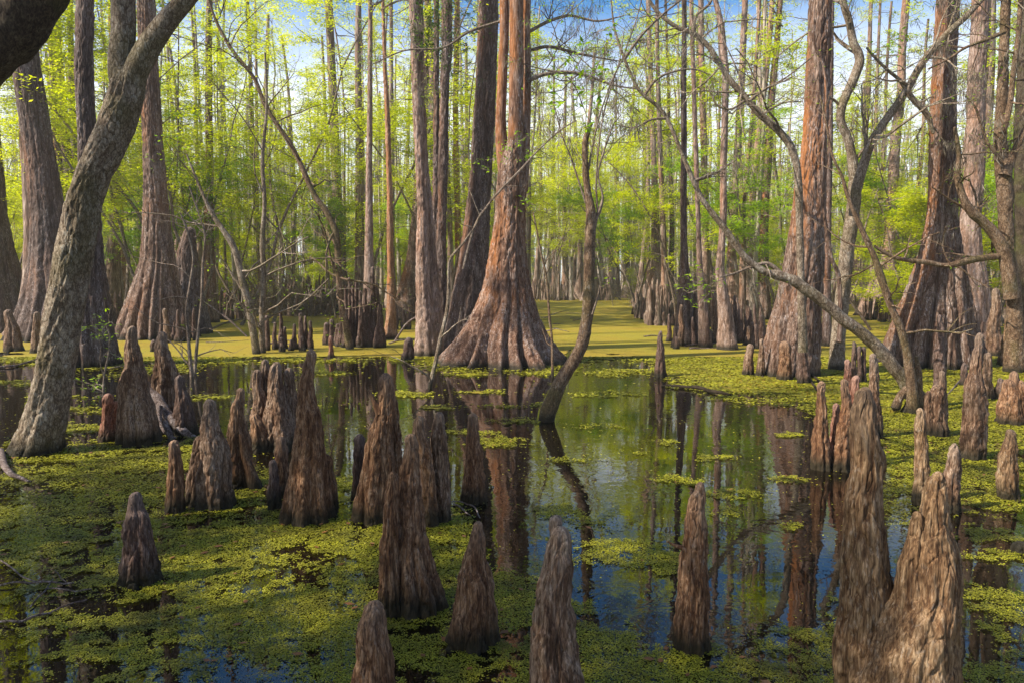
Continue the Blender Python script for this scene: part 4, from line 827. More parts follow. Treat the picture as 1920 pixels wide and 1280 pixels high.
    # right stand of slender trunks
    st = [
     ('slim straight trunk, leftmost of the right stand', [(0, 1206, 7), (150, 1207, 8), (300, 1209, 8), (450, 1211, 10), (520, 1211, 12), (560, 1210, 16)], 'bgtrunk'),
     ('pale brown trunk with a root-fringed foot, at the left end of the right stand', [(0, 1215, 9), (150, 1220, 10), (300, 1226, 11), (419, 1229, 15), (478, 1230, 19), (537, 1230, 30), (570, 1228, 38), (593, 1226, 46)], 'cyppale'),
     ('thin trunk close behind the root-fringed one', [(0, 1236, 7), (300, 1240, 8), (450, 1241, 9), (560, 1242, 16)], 'bgtrunk'),
     ('very thin dark wavy trunk right of the root-fringed one', [(0, 1248, 5), (300, 1257, 6), (419, 1260, 9), (500, 1259, 10), (592, 1259, 14)], 'cypdark'),
     ('dark trunk swelling low down, behind the crowded knees', [(0, 1283, 9), (300, 1282, 12), (448, 1282, 13), (500, 1283, 18), (537, 1286, 28), (600, 1284, 36), (648, 1282, 46)], 'cypdark'),
     ('slim trunk with a pale sunlit side above the crowded knees', [(0, 1296, 8), (300, 1305, 9), (448, 1310, 9), (537, 1314, 14), (600, 1319, 20), (652, 1323, 28)], 'cyppale'),
     ('straight light trunk behind the crowded knees', [(0, 1314, 10), (134, 1316, 12), (300, 1320, 13), (448, 1322, 14), (560, 1322, 22), (604, 1322, 30)], 'cyppale'),
     ('smooth grey trunk bulging at its foot beside dark roots', [(0, 1341, 10), (50, 1352, 13), (134, 1361, 13), (302, 1357, 13), (400, 1356, 13), (448, 1354, 14), (508, 1350, 17), (552, 1354, 21), (597, 1361, 29), (657, 1365, 40)], 'cyppale'),
     ('tan trunk right of the smooth grey one, leaning a little', [(0, 1397, 11), (100, 1393, 12), (202, 1388, 13), (302, 1381, 14), (400, 1376, 15), (478, 1372, 17), (550, 1378, 24), (608, 1384, 32)], 'cyppale'),
     ('left trunk of the leaning pair left of the red brown cypress', [(0, 1448, 9), (100, 1441, 10), (185, 1431, 11), (269, 1421, 12), (370, 1411, 12), (450, 1406, 13), (600, 1400, 24)], 'cyppale'),
     ('right trunk of the leaning pair left of the red brown cypress', [(0, 1463, 10), (100, 1455, 12), (202, 1445, 14), (286, 1441, 15), (370, 1435, 16), (450, 1432, 17), (540, 1432, 22), (600, 1433, 30)], 'cyp'),
     ('thin grey trunk rising between the tan trunk and the leaning pair', [(0, 1425, 6), (200, 1412, 7), (400, 1394, 8), (560, 1392, 14), (612, 1392, 20)], 'bgtrunk'),
    ]
    for i, (lb, pr, mt) in enumerate(st):
        tree('slender_cypress', lb, pr, mat=mt, seed=50 + i, flute=(8, .2, .8, .04), bark=.006, crown_=5, group='right stand of slender trunks', H=17, cz=11)
    # left middle small trees
    lt = [
     ('thin grey tree leaning left from the row of dark pegs', [(481, 664, 15), (470, 591, 14), (462, 555, 13), (454, 525, 13), (442, 474, 12), (426, 443, 11), (402, 408, 9), (385, 375, 7), (370, 340, 5), (350, 290, 3)], 3),
     ('straight slim grey tree standing in the row of dark pegs', [(492, 662, 14), (491, 591, 10), (494, 520, 10), (492, 450, 10), (496, 380, 8), (492, 300, 7), (500, 200, 5), (497, 100, 4)], 6),
     ('long dark tree arching left from the stump group up to the top edge', [(656, 655, 16), (648, 610, 13), (639, 567, 12), (634, 497, 12), (630, 439, 12), (613, 399, 11), (588, 363, 10), (551, 282, 9), (501, 205, 8), (477, 148, 7), (440, 101, 7), (417, 64, 6), (400, 27, 5), (385, -20, 4)], 9),
     ('dark broken stem leaning right behind the row of pegs', [(560, 566, 16), (572, 530, 13), (585, 490, 12), (600, 450, 11), (613, 422, 9), (622, 400, 6)], 3),
    ]
    for i, (lb, pts, kids) in enumerate(lt):
        x, y, w = pts[0]; Y = ground(x, y)[1]; q, _ = P(x, y, Y)
        root = empty('small_tree', (q[0], Y, 0), lb, 'tree')
        T = M(); an = []
        side_limb(T, an, [(x, y + 12, w)] + pts, Y, rng, kids * 2, 1.5, 12, 2, seed=i)
        leaves(T, anchor_points(an, rng, 2.2, .1), rng, .07, mi=1)
        T.obj('trunk', [MAT['hard'] if i != 2 else MAT['hardred'], MAT['leafgreen']], (q[0], Y, 0), root, smooth=False)
    # slim stick-like saplings in the water
    sp = [
     ('thin pale sapling slanting up before the vine-clad tree', [(806, 728, 8), (808, 715, 8), (815, 686, 8), (826, 635, 8), (838, 585, 7), (841, 540, 6), (842, 494, 5), (852, 475, 5), (868, 457, 4), (889, 427, 4), (902, 400, 4)], 4, 'hard'),
     ('very thin stem rising beside the right foot of the giant cypress', [(1036, 706, 6), (1035, 638, 5), (1030, 591, 5), (1024, 516, 4), (1014, 474, 4), (1008, 440, 3), (1000, 400, 3)], 3, 'hardred'),
     ('bare thin stem with crossing shoots right of the orange-streaked cypress', [(365, 700, 7), (368, 660, 6), (374, 600, 5), (378, 560, 5), (380, 500, 5), (384, 440, 4), (372, 400, 3), (355, 350, 3)], 9, 'twig'),
     ('pale bent stem left of the bare thin one right of the orange-streaked cypress', [(360, 706, 9), (357, 680, 7), (352, 620, 6), (350, 575, 6), (357, 530, 5), (362, 480, 4), (350, 430, 4), (338, 400, 3)], 8, 'twig'),
     ('tangled little shrub with fresh leaves left of the bottle-shaped knee', [(194, 735, 5), (196, 700, 4), (204, 660, 4), (206, 630, 4), (200, 612, 3)], 9, 'twig'),
     ('slanting pale pole leaning from right behind the orange-streaked cypress', [(232, 578, 4), (238, 555, 6), (262, 500, 7), (266, 440, 7)], 3, 'twig'),
    ]
    for i, (lb, pts, kids, mt) in enumerate(sp):
        x, y, w = pts[0]; Y = ground(x, max(y, 600))[1]; q, _ = P(x, y, Y)
        root = empty('sapling', (q[0], Y, 0), lb, 'sapling')
        T = M(); an = []
        side_limb(T, an, [(x, y + 10, w)] + pts, Y, rng, kids, .07 * Y, 7, 1, seed=i, r=.5)
        if i == 4: leaves(T, anchor_points(an, rng, 6, .04), rng, .06, mi=1)
        T.obj('stem', [MAT[mt], MAT['leafgreen']], (q[0], Y, 0), root, smooth=False)
        if i == 4: shoots(root, [(190, 622, .5, 0), (205, 634, .5, 0), (178, 612, .3, 0)], Y, rng, size=.05, L=.25)
        if i == 3: shoots(root, [(348, 610, .2, 0)], Y, rng, size=.04, L=.2)
    root = empty('leaning_sapling', tuple(np.array([*P(885, 430, 12.2)[0][:2], 0])), 'thin bare branch rising right across the giant cypress trunk', 'branch')
    T = M(); an = []
    side_limb(T, an, [(868, 505, 4), (889, 427, 4), (915, 385, 4), (945, 350, 4), (976, 319, 4), (1000, 292, 3), (1023, 269, 3), (1050, 245, 3), (1077, 228, 2)], 12.2, rng, 9, .4, 6, 1, r=.5)
    T.obj('limb', [MAT['twig'], MAT['leafgreen']], tuple(P(900, 400, 12.2)[0]), root, smooth=False)
    leaves_root = root
    # dark fused stump group
    stumps = [(648, 536, 5, 10), (655, 520, 5, 9), (661, 535, 6, 10), (668, 528, 6, 11), (676, 545, 6, 12), (684, 540, 7, 12), (699, 500, 7, 14), (706, 530, 8, 14), (712, 570, 8, 20), (690, 570, 8, 16), (640, 590, 6, 18), (665, 590, 8, 20)]
    Y = ground(680, 652)[1]
    m = M()
    for i, (x, yt, w, wb) in enumerate(stumps):
        column(m, [(yt, x, w * .6), (yt + 8, x, w), ((yt + 650) / 2, x + 1, (w + wb) / 2), (650, x, wb + 5)], Y + (i % 4) * .12, 60 + i, flute=(6, .2, .5, .05), lump=.15, bark=.01)
    o = m.obj('fused_stump', [MAT['kneedark']], (P(680, 652, Y)[0][0], Y, 0)); tag(o, 'tall dark fused stump of many upright spikes on the left duckweed carpet', 'stump')
    # upturned root mass
    m = M(); Y = ground(430, 590)[1]; c, _ = P(430, 572, Y)
    for i in range(34):
        a = rng.uniform(-.3, pi + .3); d = np.array([cos(a), rng.normal(0, .4), abs(sin(a)) * 1.0])
        st_ = c + np.array([rng.uniform(-.5, .5), rng.uniform(-.3, .3), rng.uniform(-.5, .1)])
        w_, _ = wander(st_, d, rng.uniform(.5, 1.2), 6, rng, .5, -.12)
        bark_tube(m, w_, np.linspace(rng.uniform(.05, .12), .02, len(w_)), 8, i, .2)
    column(m, [(548, 428, 20), (560, 430, 40), (575, 432, 60), (592, 434, 84)], Y, 71, lump=.3, bark=.05)
    tag(m.obj('root_mass', [MAT['kneered']], (c[0], Y, 0)), 'dark upturned root mass behind the left duckweed, right of the round reddish trunk', 'roots')
    # driftwood against the knees
    m = M(); Y = ground(367, 822)[1] + .05
    W = stick_px(m, [(268, 712, 6, .35), (276, 722, 12, .3), (290, 740, 18, .25), (308, 768, 20, .18), (330, 795, 17, .1), (350, 812, 13, .05), (372, 822, 8, 0)], Y, 14, 22, .3, 5)
    stick_px(m, [(300, 760, 9, .1), (300, 790, 8, .05), (312, 812, 7, 0), (330, 822, 5, 0)], Y, 8, 10, .3, 2)
    stick_px(m, [(308, 790, 12, .1), (318, 812, 9, .05), (322, 832, 8, 0)], Y - .1, 6, 10, .2, 2)
    tag(m.obj('driftwood', [MAT['dead']], tuple(W[30, :3] * [1, 1, 0])), 'grey weathered driftwood propped between the bottle-shaped knee and its neighbours', 'driftwood')
    # fallen sticks: (label, points (x,y,w,height above the water))
    fs = [
     ('long curved stick on the water at the lower left edge', [(-10, 1170, 5), (30, 1170, 5), (70, 1160, 5), (110, 1146, 4), (163, 1126, 3)]),
     ('thin straight stick above the long curved one at the left edge', [(-10, 1103, 4), (40, 1096, 4), (90, 1096, 4), (138, 1097, 3)]),
     ('thin dark twig crossing the straight stick at the left edge', [(0, 1052, 3), (30, 1075, 3), (62, 1094, 3), (84, 1090, 2)]),
     ('short oblique twig below the thin dark one at the left edge', [(56, 1142, 3), (78, 1118, 3), (100, 1090, 2)]),
     ('twig running right beyond the straight stick at the left edge', [(90, 1105, 3), (130, 1111, 3), (172, 1109, 2)]),
     ('twig above the end of the straight stick, lower left', [(103, 1072, 2), (112, 1084, 3), (124, 1096, 2)]),
     ('stout curved root stick left of the leaning grey trunk foot', [(2, 850, 12), (6, 872, 14), (14, 888, 12), (30, 898, 9), (55, 906, 6)]),
     ('reddish brown floating stick along the edge of the right duckweed carpet', [(1240, 724, 3), (1280, 728, 6), (1310, 731, 8), (1340, 738, 7), (1370, 742, 5)]),
     ('pale forked twig on the water right of the isolated orange brown knee', [(850, 946, 3), (868, 958, 3), (884, 972, 2)]),
     ('thin arched twig over the water before the humped knee', [(836, 944, 2), (868, 945, 3), (890, 955, 3), (900, 974, 2)]),
     ('pale stick slanting out of the left duckweed by the round reddish trunk', [(365, 553, 3), (400, 578, 3), (432, 602, 4), (463, 631, 3)]),
     ('low stick lying on the left duckweed beside the slanting pale stick', [(397, 618, 3), (425, 607, 4), (455, 600, 3), (484, 594, 2)]),
     ('pale stick standing out before the twin-stemmed trunk', [(740, 640, 4), (760, 610, 4), (775, 598, 4), (783, 594, 3)]),
     ('light brown stick leaning by the foot of the red brown cypress', [(1512, 706, 5), (1520, 716, 5), (1532, 734, 4)]),
     ('orange brown stick end beside the light brown stick, right middle', [(1518, 704, 4), (1530, 712, 5), (1540, 720, 4)]),
     ('thin pale stick across the foot of the red brown cypress', [(1428, 708, 2), (1440, 694, 3), (1452, 682, 2)]),
     ('curved pale stick beside the dark knee on the red brown cypress', [(1482, 665, 4), (1484, 676, 5), (1494, 688, 4)]),
     ('long branch crossing the duckweed right of the forked grey tree', [(1592, 560, 4), (1605, 580, 5), (1620, 600, 6), (1632, 618, 5)]),
     ('dark branch floating on the water at the left edge', [(-5, 690, 4), (25, 688, 4), (50, 682, 4), (68, 676, 3)]),
     ('pale twig reaching up beside the tall shouldered knee', [(1776, 742, 2), (1800, 715, 3), (1815, 692, 2)]),
    ]
    sr = np.random.RandomState(8)
    for k in range(22):
        m = M(); yy = sr.uniform(578, 655); xx = sr.choice([sr.uniform(385, 740), sr.uniform(1010, 1180), sr.uniform(1200, 1420)]); g = ground(xx, yy); a = sr.uniform(-.5, .5); Ls = sr.uniform(.3, 1.4)
        W, _ = wander(g + [0, 0, .02], (cos(a), sin(a), sr.choice([0, 0, .25])), Ls, 8, sr, .25, -.02)
        W[:, 2] = np.maximum(W[:, 2], .012); bark_tube(m, W, np.linspace(.022, .008, len(W)), 6, k, .15)
        tag(m.obj('fallen_stick', [MAT['dead']], tuple(W[0])), 'small dark stick lying on the middle of the duckweed carpet', 'stick', 'small sticks on the duckweed carpet')
    for i, (lb, pts) in enumerate(fs):
        m = M(); yb = max(p[1] + p[2] * .5 for p in pts); Y = ground(pts[0][0], yb)[1]
        lying = abs(pts[0][1] - pts[-1][1]) < 60 and pts[0][1] > 700 or i in (11, 18)
        if lying:
            W = []
            for (x, y, w) in pts:
                g = ground(x, y); W.append([g[0], g[1], .004 + .4 * w * g[1] / F, .5 * w * g[1] / F])
            W = crom(W, 8); W[:, 2] += .01 * np.abs(np.sin(np.arange(len(W)) * .3))
            bark_tube(m, W[:, :3], W[:, 3], 8, i, .12)
        else: W = stick_px(m, pts, Y, 8, 8, .12, i)
        tag(m.obj('fallen_stick', [MAT['dead'] if i not in (7, 14, 13) else MAT['kneered']], tuple(W[0, :3])), lb, 'stick')

# ------------------------------------------------------------------ the forest behind: a few kinds, copied
def unit_tall(seed, H=19, r=.2, pale=False, limbs=26, leafy=4.0, z0=3.5):
    rng = np.random.RandomState(seed)
    T = M(); nz = 46; z = np.concatenate([np.linspace(-.4, 3, 18), np.linspace(3.3, H, nz - 18)])
    nth = 14; th = np.arange(nth) * 2 * pi / nth
    rr = r * (1 - .6 * np.clip(z / H, 0, 1)) + r * 1.9 * np.exp(-np.maximum(z, 0) / .9)
    bx = rng.normal(0, .35); by = rng.normal(0, .35)
    cx = bx * np.sin(z / H * 3) + .06 * np.sin(z * .7 + seed); cy = by * np.sin(z / H * 2.5)
    fl = 1 + (.22 * np.exp(-np.maximum(z, 0) / 1.3))[:, None] * np.sin(th * 5 + seed)[None] + .06 * pn(np.cos(th)[None] * 2, z[:, None] * 1.1, seed + np.sin(th)[None])
    V = np.stack([cx[:, None] + rr[:, None] * fl * np.cos(th), cy[:, None] + rr[:, None] * fl * np.sin(th), z[:, None] * np.ones((1, nth))], -1)
    i = np.arange(nz - 1)[:, None] * nth; j = np.arange(nth)[None]; k = (j + 1) % nth
    T.add(V.reshape(-1, 3), np.stack([i + j, i + k, i + nth + k, i + nth + j], -1).reshape(-1, 4))
    C = M(); an = []
    for q in range(limbs):
        zz = z0 + (H - z0) * rng.uniform(0, 1) ** .9; a = rng.uniform(0, 2 * pi)
        limb(C, (np.interp(zz, z, cx), np.interp(zz, z, cy), zz), (cos(a), sin(a), rng.uniform(-.15, .35)), rng.uniform(.8, 2.4) * (1 - .35 * zz / H), .022, rng, 2, an, kids=(3, 3), ns=3, n=5, curl=.35)
    leaves(C, clump_points(an, rng, leafy * 7, .12), rng, .10, flat=.3, mi=1)
    return T, C
def unit_sapling(seed, H=8, leafy=8.0, stems=2, L=1.6, size=.075, arch=.22, lo=.15):
    rng = np.random.RandomState(seed); T = M(); C = M(); an = []
    for s in range(stems):
        pts, _ = wander((rng.normal(0, .12), rng.normal(0, .12), -.3), (rng.normal(0, .3), rng.normal(0, .3), 1), H * rng.uniform(.7, 1.1), 14, rng, arch, .05)
        rad = np.linspace(.05, .012, len(pts)); tube(T, pts, rad, 6)
        for q in range(15):
            f = rng.uniform(lo, 1) * (len(pts) - 1); j = int(min(f, len(pts) - 2)); p = pts[j] + (pts[j + 1] - pts[j]) * (f - j); a = rng.uniform(0, 2 * pi)
            limb(C, p, (cos(a), sin(a), rng.uniform(-.1, .5)), L * rng.uniform(.5, 1.2), .012, rng, 2, an, kids=(4, 3), ns=3, n=5, curl=.4)
    leaves(C, clump_points(an, rng, leafy * 6, .10), rng, size * 1.1, flat=.28, mi=1)
    return T, C
def unit_brush(seed):
    rng = np.random.RandomState(seed); T = M(); an = []
    for s in range(26):
        a = rng.uniform(0, 2 * pi)
        limb(T, (rng.normal(0, .5), rng.normal(0, .4), -.2), (cos(a) * .5, sin(a) * .5, 1), rng.uniform(.8, 2.8), .018, rng, 2, an, kids=(4, 3), ns=3, n=5, curl=.4)
    leaves(T, anchor_points(an, rng, .8, .1), rng, .06, mi=1)
    return T
def unit_kneeclump(seed):
    rng = np.random.RandomState(seed); T = M()
    for s in range(17):
        x, y = rng.normal(0, .45), rng.normal(0, .25); h = rng.uniform(.3, 1.5); r = rng.uniform(.07, .14)
        z = np.linspace(-.2, h, 9); pts = np.stack([x + .05 * np.sin(z * 3 + s), y + 0 * z, z], 1)
        rad = r * (1 - .6 * np.clip(z / h, 0, 1)) * (1 + .12 * rng.normal(0, 1, 9)); rad[-1] *= .55
        bark_tube(T, pts, rad, 9, s, .15)
    return T

def make_forest():
    rng = np.random.RandomState(21)
    tall = []
    for i, (H, r, limbs, leafy, z0, mt) in enumerate([(19, .17, 24, 3.0, 4, 'bgtrunk'), (21, .22, 26, 3.4, 5, 'bgtrunk'), (17, .12, 26, 3.6, 3, 'bgpale'), (20, .26, 22, 2.8, 6, 'bgtrunk'), (18, .10, 26, 3.8, 2.5, 'bgpale'), (16, .14, 30, 3.8, 3, 'bgtrunk')]):
        T, C = unit_tall(100 + i, H, r, limbs=limbs, leafy=leafy, z0=z0)
        tall.append((T.mesh('trunk', [MAT[mt]]), C.mesh('crown', [MAT['twig'], MAT['leaf']], smooth=False)))
    sap = []
    for i in range(7):
        T, C = unit_sapling(200 + i, H=[7, 9, 6, 10, 5, 8, 11][i], leafy=[8, 8, 10, 7, 10, 9, 7][i], stems=[2, 1, 3, 1, 3, 2, 2][i], L=[1.5, 1.9, 1.2, 2.0, 1.1, 1.8, 1.9][i], lo=[.38, .33, .25, .4, .12, .36, .38][i])
        sap.append((T.mesh('trunk', [MAT['twig']]), C.mesh('crown', [MAT['twig'], MAT['leafgreen' if i in (0, 5) else 'leaf']], smooth=False)))
    brush = [unit_brush(300 + i).mesh('brush', [MAT['twig'], MAT['leaf']], smooth=False) for i in range(3)]
    clump = [unit_kneeclump(320 + i).mesh('knees', [MAT['bgtrunk']]) for i in range(3)]
    dclump = [unit_kneeclump(340 + i).mesh('knees', [MAT['kneedark']]) for i in range(3)]
    print('unit faces', [len(a[1].polygons) for a in tall + sap])
    def place(name, parts, x, y, s, label, cat, group, sz=None, rz=None):
        rz = rng.uniform(0, 2 * pi) if rz is None else rz
        if len(parts) == 1:
            o = bpy.data.objects.new(name, parts[0]); COL.objects.link(o)
            o.location = (x, y, 0); o.rotation_euler = (0, 0, rz); o.scale = (s, s, sz or s); tag(o, label, cat, group); return
        root = empty(name, (x, y, 0), label, cat, group); root.rotation_euler = (rng.normal(0, .025), rng.normal(0, .025), rz)
        root.scale = (s, s, sz or s)
        for me, pn_ in zip(parts, ('trunk', 'crown')):
            o = bpy.data.objects.new(pn_, me); COL.objects.link(o); o.parent = root
    def zone(x, y, kind):
        px, py = to_px(x, y)
        side = 'left of the leaning grey trunk' if px < 150 else 'behind the left duckweed carpet' if px < 790 else 'beyond the giant central cypress' if px < 1195 else 'behind the right slender trunks' if px < 1500 else 'around the great right-hand cypress'
        far = 'in the middle distance' if y < 42 else 'far back'
        return f'{kind} {far}, {side}'
    def blocked(x, y):
        px, py = to_px(x, y); py = float(py); px = float(px)
        if 1000 < px < 1190 and y < 60: return True
        if 1150 < px < 1215 and y < 34: return True
        if 370 < px < 790 and y < 34 - (px - 370) / 420 * 4: return True
        if 1190 < px < 1440 and y < 22: return True
        if 1560 < px < 1700 and y < 40: return True
        return False
    n = 0
    while n < 225:
        y = 20 + 75 * rng.uniform(0, 1) ** .85; x = rng.uniform(-.78, .78) * y
        if y < 28 and rng.rand() < .5: continue
        if blocked(x, y): continue
        i = rng.randint(len(tall)); lb = zone(x, y, 'slim cypress with light foliage')
        place('cypress', tall[i], x, y, rng.uniform(.75, 1.15), lb, 'tree', lb, sz=rng.uniform(.85, 1.15)); n += 1
    n = 0
    while n < 95:
        y = 21 + 62 * rng.uniform(0, 1) ** .9; x = rng.uniform(-.78, .78) * y
        if blocked(x, y) or (y < 26 and -.05 < x / y < .15): continue
        i = rng.randint(len(sap)); lb = zone(x, y, 'young tree with yellow green sprays')
        place('young_tree', sap[i], x, y, rng.uniform(.8, 1.25), lb, 'tree', lb); n += 1
    pole = [unit_tall(400 + i, [14, 16, 12, 15][i], [.05, .065, .045, .08][i], limbs=14, leafy=.5, z0=5) for i in range(4)]
    pole = [(a.mesh('trunk', [MAT['bgpale' if i % 2 else 'bgtrunk']]), b.mesh('crown', [MAT['twig'], MAT['leaf']], smooth=False)) for i, (a, b) in enumerate(pole)]
    n = 0
    while n < 150:
        y = 24 + 50 * rng.uniform(0, 1); x = rng.uniform(-.76, .76) * y
        if blocked(x, y): continue
        lb = zone(x, y, 'thin pale pole-like sapling')
        place('pole_sapling', pole[rng.randint(4)], x, y, rng.uniform(.8, 1.3), lb, 'sapling', lb, sz=rng.uniform(.9, 1.2)); n += 1
    for (px, yb, sc) in [(420, 600, 1), (455, 588, .9), (500, 584, 1), (540, 581, 1), (590, 578, 1), (640, 590, 1.1), (700, 600, .9), (742, 618, .7), (345, 640, .7), (60, 632, .9), (130, 634, .8), (182, 618, .9), (215, 604, .9), (1198, 590, .9), (1215, 600, .7), (1392, 640, .7), (1412, 628, .7), (1378, 620, .8), (1640, 600, .8), (1672, 604, .8), (1340, 612, 1), (1270, 610, 1), (1870, 650, .7), (1800, 655, .6)]:
        g = ground(px, yb); lb = zone(g[0], g[1], 'cluster of dark ragged knees')
        place('knee_clump', [dclump[rng.randint(3)]], g[0], g[1], sc * .85, lb, 'cypress knee', lb)
    # leafy young trees that show large, at set places (pixel column, depth, kind, size)
    for (px, Y, i, s) in [(330, 23, 3, 1.1), (420, 30, 1, 1.1), (470, 31, 3, 1.15), (250, 26, 5, 1.1), (560, 33, 6, 1.0), (640, 31, 5, 1.0), (20, 22, 3, 1.0), (700, 34, 3, 1.2), (800, 27, 1, 1.1), (1010, 62, 6, 1.5), (1090, 64, 3, 1.4), (505, 27, 3, 1.5), (352, 24, 6, 1.35), (655, 30, 3, 1.55), (440, 26, 3, 1.3), (1055, 66, 6, 1.9), (1130, 70, 6, 2.0), (1170, 63, 3, 1.7), (1320, 30, 3, 1.5), (1480, 27, 6, 1.3), (1700, 31, 3, 1.5), (220, 24, 3, 1.4), (1280, 24, 1, .9), (1440, 24, 5, 1.0), (1660, 41, 5, 1.1), (1740, 30, 3, 1.1), (1870, 24, 5, 1.2), (1900, 21, 3, 1.0), (1620, 43, 6, 1.2), (1560, 28, 3, 1.0), (520, 36, 3, 1.3)]:
        x = (px - 960) / F * Y * .998
        lb = zone(x, Y, 'young tree with yellow green sprays')
        place('young_tree', sap[i], x, Y, s, lb, 'tree', lb)
    n = 0
    while n < 110:
        y = 30 + 55 * rng.uniform(0, 1); x = rng.uniform(-.76, .76) * y
        if blocked(x, y): continue
        lb = zone(x, y, 'grey tangle of bare twigs')
        place('brush', [brush[rng.randint(3)]], x, y, rng.uniform(.8, 1.4), lb, 'brush', lb); n += 1
    n = 0
    while n < 120:
        y = 25 + 60 * rng.uniform(0, 1); x = rng.uniform(-.74, .74) * y
        if blocked(x, y): continue
        lb = zone(x, y, 'cluster of narrow brown knees')
        place('knee_clump', [clump[rng.randint(3)]], x, y, rng.uniform(.7, 1.3), lb, 'cypress knee', lb); n += 1
    # trees beside and behind the viewer: they shade the foreground
    for (x, y, i, s) in [(-8.5, -1.0, 3, .95), (-6.2, -5.0, 1, .9), (-13, 2.5, 1, 1.0), (-10.5, -8, 3, 1.0), (-1.5, -9, 5, .8), (-15, 8, 0, 1), (-17, -2, 1, 1)]:
        place('cypress', tall[i], x, y, s, 'cypress standing outside the view beside the viewer', 'tree', 'cypresses beside the viewer', sz=.85)
    for k, (x, y, i, s) in enumerate([(-9.5, -.6, 3, 1.15), (-11.5, -1.8, 6, 1.1), (-8.6, -3.8, 3, 1.0), (-7.4, .6, 5, 1.0), (-5.2, -3.2, 5, 1.05), (-6.6, -1.2, 6, .95), (-12.5, .8, 6, 1.1)]):
        place('young_tree', sap[i], x, y, s, 'leafy young tree outside the view beside the viewer', 'tree', 'leafy trees beside the viewer', sz=s * 1.15)
    for px in (1003, 1024, 1040, 1062, 1085, 1104, 1120, 1142, 1158, 1176, 1186):
        Y = rng.uniform(61, 78); x = (px - 960) / F * Y; lb = zone(x, Y, 'slim cypress with light foliage')
        place('cypress', tall[rng.randint(len(tall))], x, Y, rng.uniform(.9, 1.2), lb, 'tree', lb)
    # far-off wood that reads as one mass
    m = M()
    for k in range(1500):
        y = rng.uniform(76, 150); x = rng.uniform(-.8, .8) * y; h = rng.uniform(12, 22); r = rng.uniform(.09, .24)
        if y < 84 and abs(x) < 11: continue
        tube(m, [(x, y, -.2), (x + rng.normal(0, .3), y, h * .5), (x + rng.normal(0, .6), y, h)], [r * 1.4, r, r * .4], 5, mi=0)
    for k in range(900):                                 # knees and dead stubs crowding the far shore
        y = rng.uniform(74, 100); x = rng.uniform(-.8, .8) * y; h = rng.uniform(.4, 2.6); r = rng.uniform(.1, .28)
        if y < 80 and abs(x) < 12: continue
        tube(m, [(x, y, -.2), (x + rng.normal(0, .08), y, h * .5), (x + rng.normal(0, .16), y, h)], [r * 1.3, r * .8, r * .3], 5, mi=2)
    cc = []
    for k in range(2300):
        y = rng.uniform(84, 155); x = rng.uniform(-.82, .82) * y; z = (16 + 9 * pn(x * .07, 1, 0)) * rng.uniform(0, 1) ** 1.1 + 1.6
        cc.append(np.array([x, y, z]) + rng.normal(0, 1, (60, 3)) * [1.5, 1.5, .6])
    leaves(m, np.concatenate(cc), rng, .27, flat=.35, asp=.5, mi=1)
    tag(m.obj('far_woodland', [MAT['bgpale'], MAT['leaf'], MAT['bgtrunk']], smooth=False), 'misty mass of far woodland closing the view', 'woodland', kind='stuff')

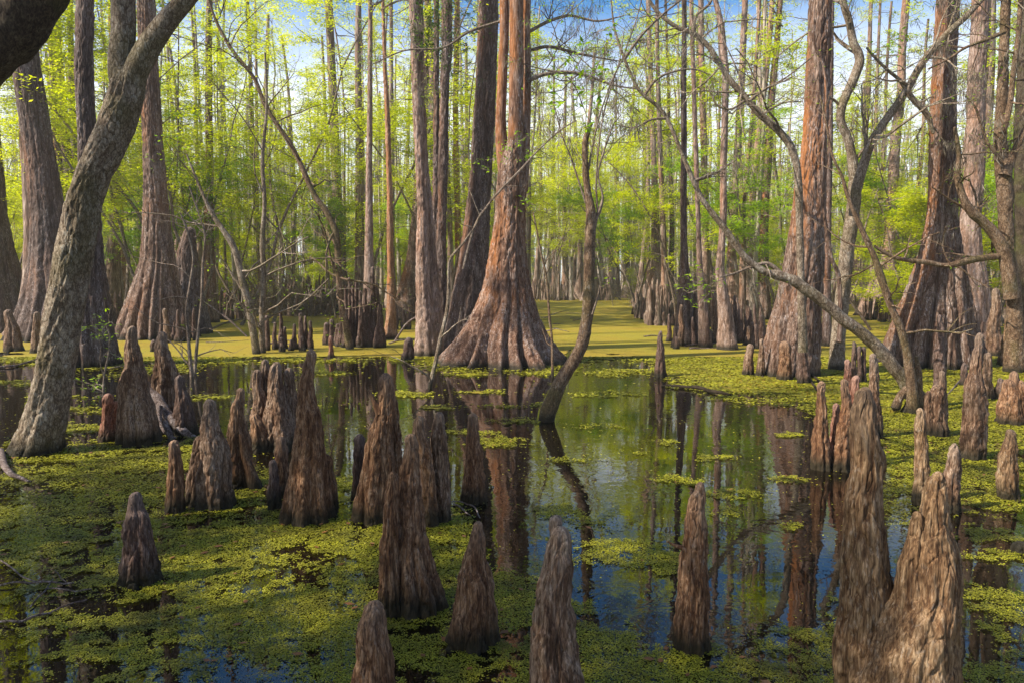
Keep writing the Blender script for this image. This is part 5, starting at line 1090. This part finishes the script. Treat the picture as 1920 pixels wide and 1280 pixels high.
# ------------------------------------------------------------------ light, air, camera
SUN_EL, SUN_AZ = 44.0, -112.0       # azimuth from +Y, clockwise positive
def make_light():
    w = bpy.data.worlds.new('World'); scene.world = w; w.use_nodes = True
    nt = w.node_tree; bg = nt.nodes['Background']
    s = nt.nodes.new('ShaderNodeTexSky'); s.sky_type = 'NISHITA'; s.sun_disc = False
    s.sun_elevation = radians(SUN_EL); s.sun_rotation = radians(SUN_AZ); s.air_density = 1.0; s.dust_density = 1.6; s.ozone_density = 3.0
    # thin bright veil low in the sky, patchy cloud above it
    tc = nt.nodes.new('ShaderNodeTexCoord'); sp = nt.nodes.new('ShaderNodeSeparateXYZ'); nt.links.new(tc.outputs['Generated'], sp.inputs[0])
    nz = nt.nodes.new('ShaderNodeTexNoise'); nz.inputs['Scale'].default_value = 3.2; nz.inputs['Detail'].default_value = 6; nz.inputs['Roughness'].default_value = .6
    mp = nt.nodes.new('ShaderNodeMapping'); mp.inputs['Scale'].default_value = (1, 1, 2.4); nt.links.new(tc.outputs['Generated'], mp.inputs[0]); nt.links.new(mp.outputs[0], nz.inputs['Vector'])
    mr = nt.nodes.new('ShaderNodeMapRange'); mr.inputs['From Min'].default_value = .22; mr.inputs['From Max'].default_value = .335; mr.inputs['To Min'].default_value = .8; mr.inputs['To Max'].default_value = .0
    nt.links.new(sp.outputs[2], mr.inputs['Value'])
    r2 = nt.nodes.new('ShaderNodeMapRange'); r2.inputs['From Min'].default_value = .45; r2.inputs['From Max'].default_value = .72; r2.inputs['To Max'].default_value = .18; nt.links.new(nz.outputs[0], r2.inputs['Value'])
    ad = nt.nodes.new('ShaderNodeMath'); ad.operation = 'ADD'; ad.use_clamp = True; nt.links.new(mr.outputs[0], ad.inputs[0]); nt.links.new(r2.outputs[0], ad.inputs[1])
    mx = nt.nodes.new('ShaderNodeMix'); mx.data_type = 'RGBA'; nt.links.new(ad.outputs[0], mx.inputs[0]); hs = nt.nodes.new('ShaderNodeHueSaturation'); hs.inputs['Saturation'].default_value = 1.4; hs.inputs['Value'].default_value = 1.1; nt.links.new(s.outputs[0], hs.inputs['Color']); nt.links.new(hs.outputs[0], mx.inputs[6]); mx.inputs[7].default_value = (7.6, 7.8, 8.2, 1)
    nt.links.new(mx.outputs[2], bg.inputs[0]); bg.inputs[1].default_value = .095
    l = bpy.data.lights.new('sun', 'SUN'); l.energy = 4.7; l.angle = radians(.5); l.color = (1.0, .93, .8)
    o = bpy.data.objects.new('sun', l); COL.objects.link(o)
    a, e = radians(SUN_AZ), radians(SUN_EL)
    d = Vector((sin(a) * cos(e), cos(a) * cos(e), sin(e)))
    o.rotation_euler = d.to_track_quat('Z', 'Y').to_euler(); o.location = d * 50
HAZE = 0.0012
def make_haze():
    if HAZE <= 0: return
    m, nt, N, L, out = nodes('haze_air')
    v = N('ShaderNodeVolumePrincipled'); v.inputs['Color'].default_value = (.93, .96, .86, 1); v.inputs['Density'].default_value = HAZE; v.inputs['Anisotropy'].default_value = .2
    L(v.outputs[0], out.inputs['Volume'])
    b = M(); x0, x1, y0, y1, z0, z1 = -700, 700, -70, 760, -2.6, 27
    vs = [(x, y, z) for x in (x0, x1) for y in (y0, y1) for z in (z0, z1)]
    b.add(vs, [(0, 1, 3, 2), (4, 6, 7, 5), (0, 4, 5, 1), (2, 3, 7, 6), (0, 2, 6, 4), (1, 5, 7, 3)])
    tag(b.obj('haze', [m], smooth=False), kind='stuff')

def make_camera():
    c = bpy.data.cameras.new('camera'); c.sensor_width = 36; c.lens = 36 * F / 1920; c.clip_end = 3000
    o = bpy.data.objects.new('camera', c); COL.objects.link(o)
    o.location = (0, 0, HC); o.rotation_euler = (radians(90) - PITCH, 0, 0)
    scene.camera = o
    scene.view_settings.view_transform = 'Standard'; scene.view_settings.look = 'None'; scene.view_settings.gamma = 1.0; scene.view_settings.use_curve_mapping = False
    scene.view_settings.exposure = 1.05
    cy = scene.cycles if hasattr(scene, 'cycles') else None
    if cy:
        cy.max_bounces = 7; cy.diffuse_bounces = 3; cy.glossy_bounces = 3; cy.transmission_bounces = 4; cy.volume_bounces = 0
        cy.sample_clamp_indirect = 8; cy.use_denoising = True; cy.volume_step_rate = 4.0

import time
def _chk():
    for o in scene.objects:
        l = o.get('label')
        if l and len(l.split()) > 16: print('LONG', len(l.split()), l)
_t = time.time()
for f in (make_setting, make_duckweed, make_knees, make_trees, make_forest, make_light, make_haze, make_camera):
    f(); print(f.__name__, round(time.time() - _t, 1))
_chk()
